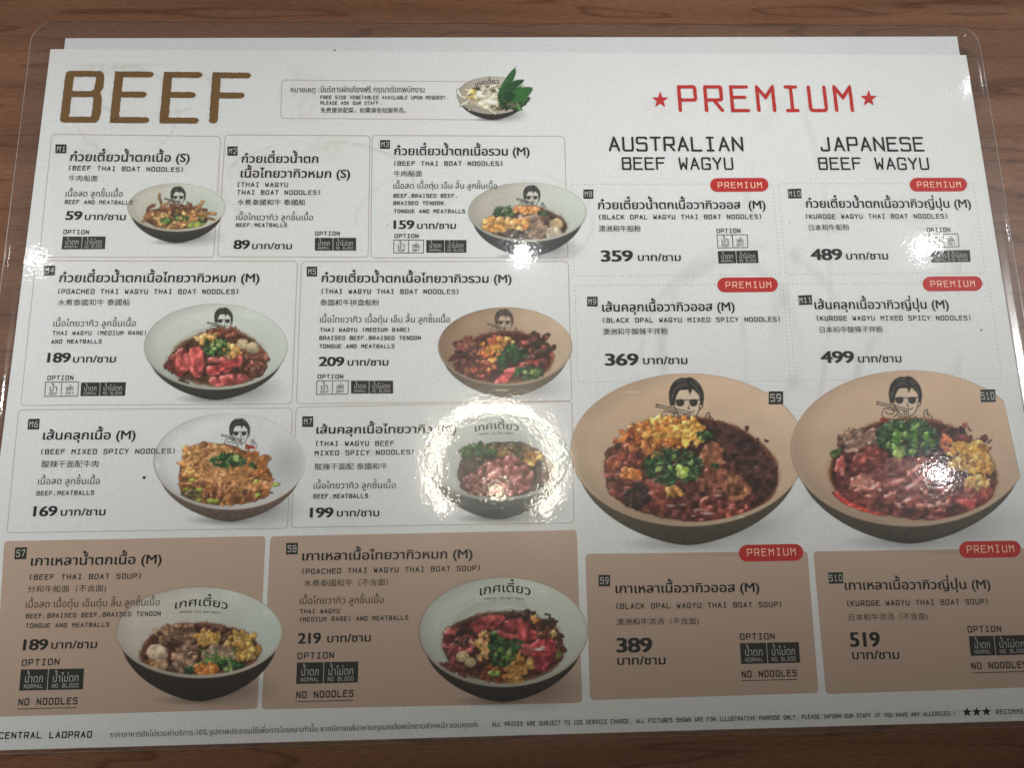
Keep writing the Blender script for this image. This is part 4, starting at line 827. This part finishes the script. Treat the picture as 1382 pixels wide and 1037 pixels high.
p.herbs(100, (595, 610, 78, 80), (10, 22), chunks=4); p.herbs(20, (545, 530, 20, 40), (10, 20)); p.herbs(20, (680, 560, 30, 30), (10, 20)); p.blob(545, 735, 34, 20, (150, 176, 84), 3); p.crackling(3, (790, 410, 26, 16), (18, 26)); p.crackling(2, (895, 500, 14, 12), (18, 24)); p.blob(925, 620, 18, 26, (130, 124, 56), 3)
p.strands(4, (845, 410, 20, 30), (50, 80), (9, 12), [(50, 40, 32)]); p.cook(); p.glint(810, 592, 40, 10, .95); p.glint(830, 580, 18, 8, .9); p.glint(830, 255, 30, 10, .4); p.glint(500, 285, 60, 12, .25); p.build('bowl_picture', d, Z_PIC + 9*2e-6); logo(d, 647.5, 804.5, 716, 804.5, 9.6, .28)

# ---- M8 .. M11
d = panel('dots', [(771.4, 248.6), (1042.5, 248.2), (1054, 370.3), (775.4, 372.8)], 'dotted panel M8, 359 baht')
tag(d, B4(787.3, 800.8, 255.7, 268.3), 'M8'); title(d, ('ก๋วยเตี๋ยวน้ำตกเนื้อวากิวออส  (M)', 807.2, 282.3, 1033.5, 282, 9)); eng(d, ('(BLACK OPAL WAGYU THAI BOAT NOODLES)', 808.6, 296.5, 1027.3, 295.8, 6.6)); zh(d, '澳洲和牛船粉', 808.3, 313.2, 865, 313, 9)
price(d, '359', (811, 353, 854.8, 352.8, 14.5), (861, 352.5, 919, 352.3, 8)); opt(d, (967.2, 314.8, 999.4, 314.6, 6.2), ([(967.8, 317.2), (1008.4, 316.8), (1009.4, 334.2), (969, 334.6)], .5), ([(968.6, 339), (1022.6, 338), (1024, 355), (969.6, 355.8)], .45))
pill(d, (958.3, 1037, 240.3, 258.8, .4), (969, 254.1, 1028.4, 253.9, 8.2))
d = panel('dots', [(776, 385.2), (1056.7, 383.6), (1066.5, 514), (779.8, 516)], 'dotted panel M9, 369 baht')
tag(d, B4(792.4, 806.6, 400.6, 413.8), 'M9'); title(d, ('เส้นคลุกเนื้อวากิวออส (M)', 812.8, 420.8, 991.8, 419.6, 9.4)); eng(d, ('(BLACK OPAL WAGYU MIXED SPICY NOODLES)', 813.9, 436.1, 1052.5, 434.6, 6.8)); zh(d, '澳洲和牛酸辣干拌粉', 813.9, 452.4, 901.5, 451.8, 9)
price(d, '369', (816.7, 493.5, 862.3, 493.2, 15.5), (867.9, 491.9, 928, 491.6, 8.4)); pill(d, (968, 1049.7, 374.6, 394.5, .5), (979.4, 389.2, 1041, 388.8, 8.8))
d = panel('dots', [(1050.5, 247.8), (1314, 247.5), (1329.7, 368.4), (1061, 370.2)], 'dotted panel M10, 489 baht')
tag(d, [(1062.6, 255.2), (1081, 254.6), (1081.9, 267.8), (1063.7, 268)], 'M10'); title(d, ('ก๋วยเตี๋ยวน้ำตกเนื้อวากิวญี่ปุ่น (M)', 1087.8, 280.4, 1310.7, 280.4, 9)); eng(d, ('(KUROGE WAGYU THAI BOAT NOODLES)', 1087.8, 295.7, 1278.5, 295.2, 6.6)); zh(d, '日本和牛船粉', 1092, 311.5, 1146.5, 311.2, 8.7)
price(d, '489', (1094.2, 351, 1137.6, 350.8, 14.5), (1142.3, 350.5, 1199, 350.2, 8)); opt(d, (1251, 313.5, 1283, 313.3, 6.2), ([(1253.4, 316.3), (1292.6, 315.6), (1294.4, 333), (1254.8, 333.8)], .5), ([(1255.6, 338.5), (1308.7, 337.4), (1309.9, 353.6), (1257, 354.5)], .45))
pill(d, (1227.6, 1305, 240, 258.5, .2), (1238, 253.4, 1297, 253.2, 8.2))
d = panel('dots', [(1061.7, 383.3), (1334.8, 382.5), (1352, 511), (1073.8, 513.9)], 'dotted panel M11, 499 baht')
tag(d, [(1076.9, 399), (1095.3, 398.1), (1096.2, 411.3), (1078.3, 412.1)], 'M11'); title(d, ('เส้นคลุกเนื้อวากิวญี่ปุ่น (M)', 1099.5, 417.4, 1280.8, 416.8, 9.4)); eng(d, ('(KUROGE WAGYU MIXED SPICY NOODLES)', 1102.3, 433.4, 1310, 432.6, 6.8)); zh(d, '日本和牛酸辣干拌粉', 1106.8, 449.7, 1191.8, 449.2, 9)
price(d, '499', (1107.9, 490.1, 1153.5, 489.8, 15.5), (1158.3, 489.6, 1217, 489.2, 8.4)); pill(d, (1245, 1325.5, 373.2, 393, .5), (1256.2, 387.8, 1316, 387.4, 8.8))

# ---- S9, S10: large pictures and brown panels
d = panel('fill', [(790, 748), (1089.7, 744.4), (1104.8, 936), (796.4, 945.8)], 'brown panel S9 with a large bowl of dark soup above, 389 baht')
tag(d, B4(808, 823.4, 776.4, 792), 'S9'); title(d, ('เกาเหลาเนื้อวากิวออส (M)', 830.7, 801, 1025, 799.2, 9.8)); eng(d, ('(BLACK OPAL WAGYU THAI BOAT SOUP)', 832, 822.8, 1054.6, 820.1, 7.7)); zh(d, '澳洲和牛浓汤（不含面)', 832, 844.8, 943, 843.2, 9.6)
price(d, '389', (832, 881, 880.8, 880.6, 19), (833.2, 898, 898.4, 897.2, 9.3)); opt(d, (998.7, 864.6, 1045.8, 863.8, 9), None, ([(998.4, 868.7), (1077.9, 867.2), (1080, 895), (1000.2, 897)], .45), ((1001, 915.5, 1075.7, 913.7, 9.4), [(1000.4, 919.4), (1075.5, 917.6)]))
pill(d, (997, 1084, 735.2, 758, 1.2), (1008.4, 751.4, 1074, 750, 10.2))
p = Pic(760, 498, 1098, 752, (760, 490, 3.988), 21)
p.bowl(770, 1087, 504.5, 711, 736, (206, 177, 149), (222, 194, 167), (98, 88, 70), (220, 190, 160), 6, .28)
p.emblem(926, 538, .265)
p.pool([(205, 560), (250, 460), (370, 350), (520, 295), (700, 285), (900, 320), (1050, 410), (1150, 520), (1170, 640), (1110, 750), (960, 830), (780, 862), (560, 845), (380, 790), (260, 700)], (60, 30, 22), .4, edge=(134, 78, 44))
p.scatter(46, (980, 560, 175, 215), (8, 26), [(62, 32, 24), (74, 38, 28), (50, 27, 22), (96, 48, 32)], .7, (.4, .8), .3, .1, .15); p.slice_([(215, 600), (260, 480), (380, 430), (470, 500), (450, 600), (330, 650), (250, 690)], (120, 50, 40), (170, 96, 74), 3, -.6); p.scatter(34, (360, 500, 130, 110), (12, 34), [(150, 66, 44), (120, 50, 36), (170, 86, 56), (96, 44, 34)], 1.6)
p.slice_([(222, 620), (330, 540), (520, 570), (700, 560), (880, 520), (990, 620), (1040, 760), (900, 840), (700, 858), (480, 825), (330, 770), (240, 700)], (98, 46, 34), (134, 74, 56), 2, .3, .35, freq=9)
p.slice_([(230, 640), (330, 580), (480, 610), (600, 680), (640, 780), (520, 830), (380, 770), (280, 720)], (110, 52, 40), (150, 84, 66), 4, .5); p.slice_([(690, 640), (780, 560), (880, 560), (980, 640), (1010, 740), (900, 760), (760, 720)], (120, 66, 46), (160, 104, 76), 4, .9, .5)
p.slice_([(740, 450), (820, 410), (870, 480), (860, 560), (780, 580), (730, 520)], (140, 86, 58), (170, 116, 84), 3, .4); p.slice_([(690, 830), (740, 740), (840, 690), (900, 740), (860, 830), (760, 860)], (124, 54, 42), (170, 96, 80), 4, -.8); p.slice_([(860, 840), (880, 760), (980, 760), (1040, 800), (960, 850)], (136, 58, 42), (176, 100, 80), 4, -.5)
p.slice_([(860, 700), (890, 610), (950, 600), (1000, 680), (980, 740), (900, 745)], (142, 84, 50), (178, 120, 80), 4, 1.2, .7, freq=3); p.scatter(30, (400, 720, 60, 60), (14, 30), [(44, 24, 20), (60, 32, 26)], 2)
p.crackling(126, (480, 410, 200, 90), (10, 24), ((184, 98, 44), (202, 120, 56), (164, 80, 40), (212, 142, 72))); p.crackling(108, (580, 360, 170, 70), (12, 27), ((214, 140, 54), (226, 164, 76), (190, 112, 42), (228, 178, 96))); p.crackling(39, (680, 380, 80, 60), (13, 24), ((232, 180, 84), (220, 160, 70)))
p.crackling(6, (370, 590, 40, 22), (26, 40), ((214, 140, 70), (196, 116, 56))); p.herbs(380, (590, 560, 155, 100), (7, 16), True, chunks=7); p.herbs(30, (760, 395, 40, 20), (8, 16)); p.herbs(12, (820, 560, 22, 14), (8, 14)); p.crackling(6, (590, 690, 50, 22), (16, 26)); p.scatter(8, (640, 590, 40, 30), (16, 24), [(186, 200, 110), (160, 184, 84)], 3, (.7, 1), .05)
p.cook(spec=1.25, ao=.05); [p.glint(*q) for q in ((400, 640, 20, 6, .35), (470, 700, 26, 6, .35), (900, 780, 22, 6, .5), (1000, 700, 10, 10, .35), (930, 480, 30, 6, .25), (1040, 560, 14, 6, .3), (730, 790, 40, 8, .45), (580, 770, 34, 8, .5), (640, 765, 26, 7, .5), (830, 715, 30, 8, .5), (780, 812, 40, 9, .6), (700, 825, 16, 7, .6), (960, 830, 20, 6, .6), (840, 690, 22, 6, .4), (360, 158, 60, 5, .35))]
p.build('bowl_picture', d, Z_PIC + 10*2e-6); tag(d, B4(1037.3, 1056.9, 528.4, 546.2), 'S9')

d = panel('fill', [(1097.5, 744.6), (1399, 740.5), (1427, 927), (1114.6, 937.6)], 'brown panel S10 with a large bowl of beef slices above, 519 baht')
tag(d, [(1117.6, 773.2), (1137.6, 772.8), (1138, 788), (1118.4, 788.4)], 'S10'); title(d, ('เกาเหลาเนื้อวากิวญี่ปุ่น (M)', 1140.2, 796.5, 1336.9, 795.1, 9.8)); eng(d, ('(KUROGE WAGYU THAI BOAT SOUP)', 1143.4, 818.9, 1333, 816.3, 7.7)); zh(d, '日本和牛浓汤（不含面)', 1146, 838.5, 1252.4, 837, 9.6)
price(d, '519', (1147.2, 873.4, 1188.3, 873, 19), (1150.2, 890.4, 1214, 889.7, 9.3)); opt(d, (1306, 854.5, 1351.4, 853.6, 9), None, ([(1307.3, 859.3), (1387.5, 857.6), (1390.5, 884), (1310, 886)], .42), ((1311, 904.1, 1387, 902.2, 9.4), [(1311.6, 909), (1388, 906.8)]))
pill(d, (1294.3, 1377.5, 730.6, 753.3, 1.0), (1305.2, 747, 1369, 745.7, 10.2))
p = Pic(1058, 494, 1394, 750, (1052, 490, 3.988), 23)
p.bowl(1067.5, 1387, 500.5, 711, 734, (210, 181, 154), (217, 188, 161), (96, 86, 70), (220, 190, 164), 6, .30)
p.emblem(1221.5, 535, .2507)
p.pool([(262, 600), (290, 480), (400, 370), (540, 310), (700, 290), (900, 320), (1060, 420), (1160, 540), (1180, 640), (1130, 750), (980, 830), (780, 850), (560, 820), (380, 750), (290, 690)], (66, 28, 22), .4, edge=(150, 88, 48))
p.scatter(30, (1000, 420, 150, 90), (10, 34), [(110, 40, 34), (84, 32, 28), (140, 62, 50), (60, 28, 24)], 1.2, (.3, .7), .3, .15, .3); p.scatter(40, (420, 420, 110, 60), (14, 30), [(150, 120, 90), (120, 84, 66), (170, 140, 108)], 2.4); p.slice_([(330, 470), (400, 390), (520, 350), (640, 320), (620, 370), (470, 430), (380, 490)], (150, 112, 96), (186, 150, 130), 3, -.5)
p.slice_([(300, 560), (330, 500), (360, 520), (350, 620), (400, 690), (340, 690), (300, 630)], (164, 70, 62), (200, 120, 108), 4, 1.4); p.slice_([(360, 600), (400, 500), (460, 440), (560, 450), (600, 520), (540, 560), (450, 590)], (128, 58, 48), (164, 92, 80), 4, -.6, .4)
p.slice_([(260, 690), (330, 700), (440, 760), (620, 835), (480, 810), (340, 760)], (196, 56, 46), (224, 120, 100), 3, .4); p.slice_([(620, 820), (700, 760), (860, 740), (1000, 760), (1080, 770), (960, 835), (780, 852)], (150, 74, 64), (196, 130, 116), 4, .2)
p.slice_([(285, 640), (400, 560), (600, 500), (860, 500), (1010, 620), (1060, 760), (900, 845), (700, 845), (500, 800), (350, 740)], (112, 52, 44), (150, 88, 76), 2, .2, .35, freq=9)
p.slice_([(370, 650), (440, 600), (560, 560), (720, 540), (860, 580), (960, 660), (990, 760), (880, 800), (700, 790), (560, 740), (430, 710)], (148, 78, 68), (192, 130, 116), 5, -.3, .5, wav=4); p.slice_([(370, 640), (430, 590), (500, 600), (520, 660), (440, 700)], (176, 108, 94), (214, 160, 146), 4, .2)
p.slice_([(880, 700), (1000, 690), (1120, 720), (1100, 760), (960, 780)], (172, 66, 60), (212, 130, 118), 4, .1); p.scatter(20, (1080, 700, 70, 40), (16, 30), [(168, 76, 66), (190, 110, 96)], 2.4); p.scatter(14, (650, 545, 60, 14), (16, 30), [(150, 90, 80)], 2)
p.crackling(61, (1010, 500, 110, 80), (17, 31), ((224, 168, 76), (236, 190, 104), (206, 140, 60))); p.crackling(21, (1080, 560, 70, 40), (17, 30), ((226, 176, 90), (214, 154, 74))); p.crackling(21, (1060, 645, 60, 30), (16, 25), ((218, 160, 80), (230, 184, 110))); p.scatter(20, (890, 430, 40, 40), (12, 22), [(214, 130, 70), (196, 100, 60)], 2)
p.herbs(420, (690, 400, 170, 98), (8, 18), chunks=6); p.scatter(14, (700, 430, 140, 80), (14, 24), [(96, 140, 54), (136, 168, 76), (80, 124, 48), (150, 180, 96)], 3, (.7, 1), .08); p.scatter(3, (640, 485, 40, 12), (28, 34), [(160, 190, 90), (176, 200, 110)], 3, (.7, .9), .05); p.scatter(5, (300, 480, 20, 20), (14, 22), [(84, 100, 44)], 2)
p.cook(spec=1.2, ao=.05); [p.glint(*q) for q in ((600, 600, 30, 8, .3), (460, 640, 24, 8, .35), (700, 720, 50, 10, .3), (880, 760, 24, 8, .4), (430, 490, 18, 6, .35), (1050, 740, 20, 6, .35), (540, 685, 10, 10, .9), (650, 775, 26, 9, .5), (510, 660, 22, 12, .4), (820, 770, 40, 10, .35), (400, 660, 20, 8, .4), (810, 830, 30, 6, .4), (330, 580, 10, 26, .4), (720, 665, 60, 16, .25))]
p.build('bowl_picture', d, Z_PIC + 11*2e-6, cut=((1354, 540), (1379, 655))); tag(d, [(1322.8, 526.1), (1343, 525.6), (1343.8, 542.8), (1323.6, 543.4)], 'S10')

# ---- footer
Ink().mono('CENTRAL LADPRAO', -2, 998.2, 124, 996.6, 9.4, wt=2.0).build('branch_name', menu)
Ink().font('ราคาอาหารยังไม่รวมค่าบริการ 10% รูปภาพประกอบใช้เพื่อการโฆษณาเท่านั้น หากมีการแพ้อาหารกรุณาแจ้งพนักงานล่วงหน้า ขอบคุณค่ะ', 148.4, 996, 646, 982, 6, bold=.006).build('thai_footnote', menu)
Ink().mono('ALL PRICES ARE SUBJECT TO 10% SERVICE CHARGE. ALL PICTURES SHOWN ARE FOR ILLUSTRATIVE PURPOSE ONLY. PLEASE INFORM OUR STAFF IF YOU HAVE ANY ALLERGIES.|', 664.2, 981.6, 1288.6, 966.6, 6.4, wt=1.85).build('english_footnote', menu)
I = Ink()
for sx, sy in ((1304.7, 961.9), (1317.8, 961.5), (1331, 961.1)):
    I.poly([(sx + (7 if k % 2 == 0 else 2.8) * math.sin(k * math.pi / 5), sy - (7 if k % 2 == 0 else 2.8) * math.cos(k * math.pi / 5)) for k in range(10)], M_BLACK, Z_TXT)
I.mono('RECOMMENDED', 1344.4, 965, 1404, 963.4, 6.8, wt=1.6); I.build('recommended_mark', menu)
# print of the other side showing faintly through the paper
g = Pic(70, 84, 1300, 724, None, 5); g.K = 2
def arc_(cx, cy, rx, ry, wd, col, a, lo=-9, hi=9):
    q = np.hypot((g.X - cx) / rx, (g.Y - cy) / ry); m = np.clip(1.2 - abs(q - 1) * min(rx, ry) / wd, 0, 1) * a * .22 * np.clip(g.N3 * 2.4 - .5, 0, 1.4)
    g.over(m * (g.Y > cy + lo * 30) * (g.Y < cy + hi * 30), C_(*col))
for q in ((985, 470, 92, 118, 9, (176, 184, 178), .30), (1010, 520, 150, 190, 7, (180, 188, 182), .22), (1180, 430, 130, 150, 14, (184, 194, 186), .22), (1300, 560, 150, 170, 8, (184, 190, 186), .2),
          (430, 250, 130, 60, 2, (206, 204, 180), .35), (640, 300, 160, 80, 2, (206, 208, 190), .2), (200, 120, 90, 34, 2, (208, 204, 180), .35), (170, 150, 70, 60, 2, (210, 206, 186), .3), (1060, 380, 60, 240, 5, (196, 200, 196), .22)): arc_(*q)
for cx, cy, rx, ry, col, a in ((410, 130, 40, 60, (236, 200, 200), .22), (150, 90, 70, 16, (206, 206, 176), .3), (340, 230, 50, 26, (232, 206, 204), .2), (440, 200, 60, 24, (216, 214, 190), .22), (120, 205, 40, 24, (206, 206, 184), .3), (900, 150, 60, 30, (236, 212, 210), .12), (70, 480, 30, 60, (220, 214, 210), .15)):
    g.over(np.clip(1 - np.hypot((g.X - cx) / rx, (g.Y - cy) / ry), 0, 1) * a * .38 * (.4 + g.N2), C_(*col))
st = 6
g.C = g.C[::st, ::st]; g.A = g.A[::st, ::st]; ny_, nx_ = g.A.shape; X_ = g.X[::st, ::st]; Y_ = g.Y[::st, ::st]
idx = np.arange(nx_ * ny_).reshape(ny_, nx_); q = np.stack([idx[1:, :-1], idx[1:, 1:], idx[:-1, 1:], idx[:-1, :-1]], -1).reshape(-1, 4); 
used = np.unique(q); re_ = np.full(nx_ * ny_, -1); re_[used] = np.arange(len(used)); V_ = PA(np.c_[X_.ravel(), Y_.ravel()])[used]
gh = mesh('show_through_print', np.c_[V_, np.full(len(V_), Z_GHOST)], re_[q].tolist(), M_PRINT, menu)
at = gh.data.color_attributes.new('Col', 'FLOAT_COLOR', 'POINT'); Cg = g.C.reshape(-1, 3)[used]; Cg[Cg.sum(1) < 30] = (200, 202, 196)
at.data.foreach_set('color', np.c_[lin(Cg), g.A.ravel()[used]].ravel().astype(np.float32))
# specks on the sheet
for sx, sy, r in ((194.8, 645, 2.2), (1324, 445.5, 1.3), (452, 67.5, 1.3), (523, 303.5, .8), (1065, 300, .6)):
    Ink().poly([(sx + r * math.cos(t), sy + r * math.sin(t)) for t in np.radians(np.arange(0, 360, 45))], M_BOX, Z_TXT).build('dirt_speck', menu)
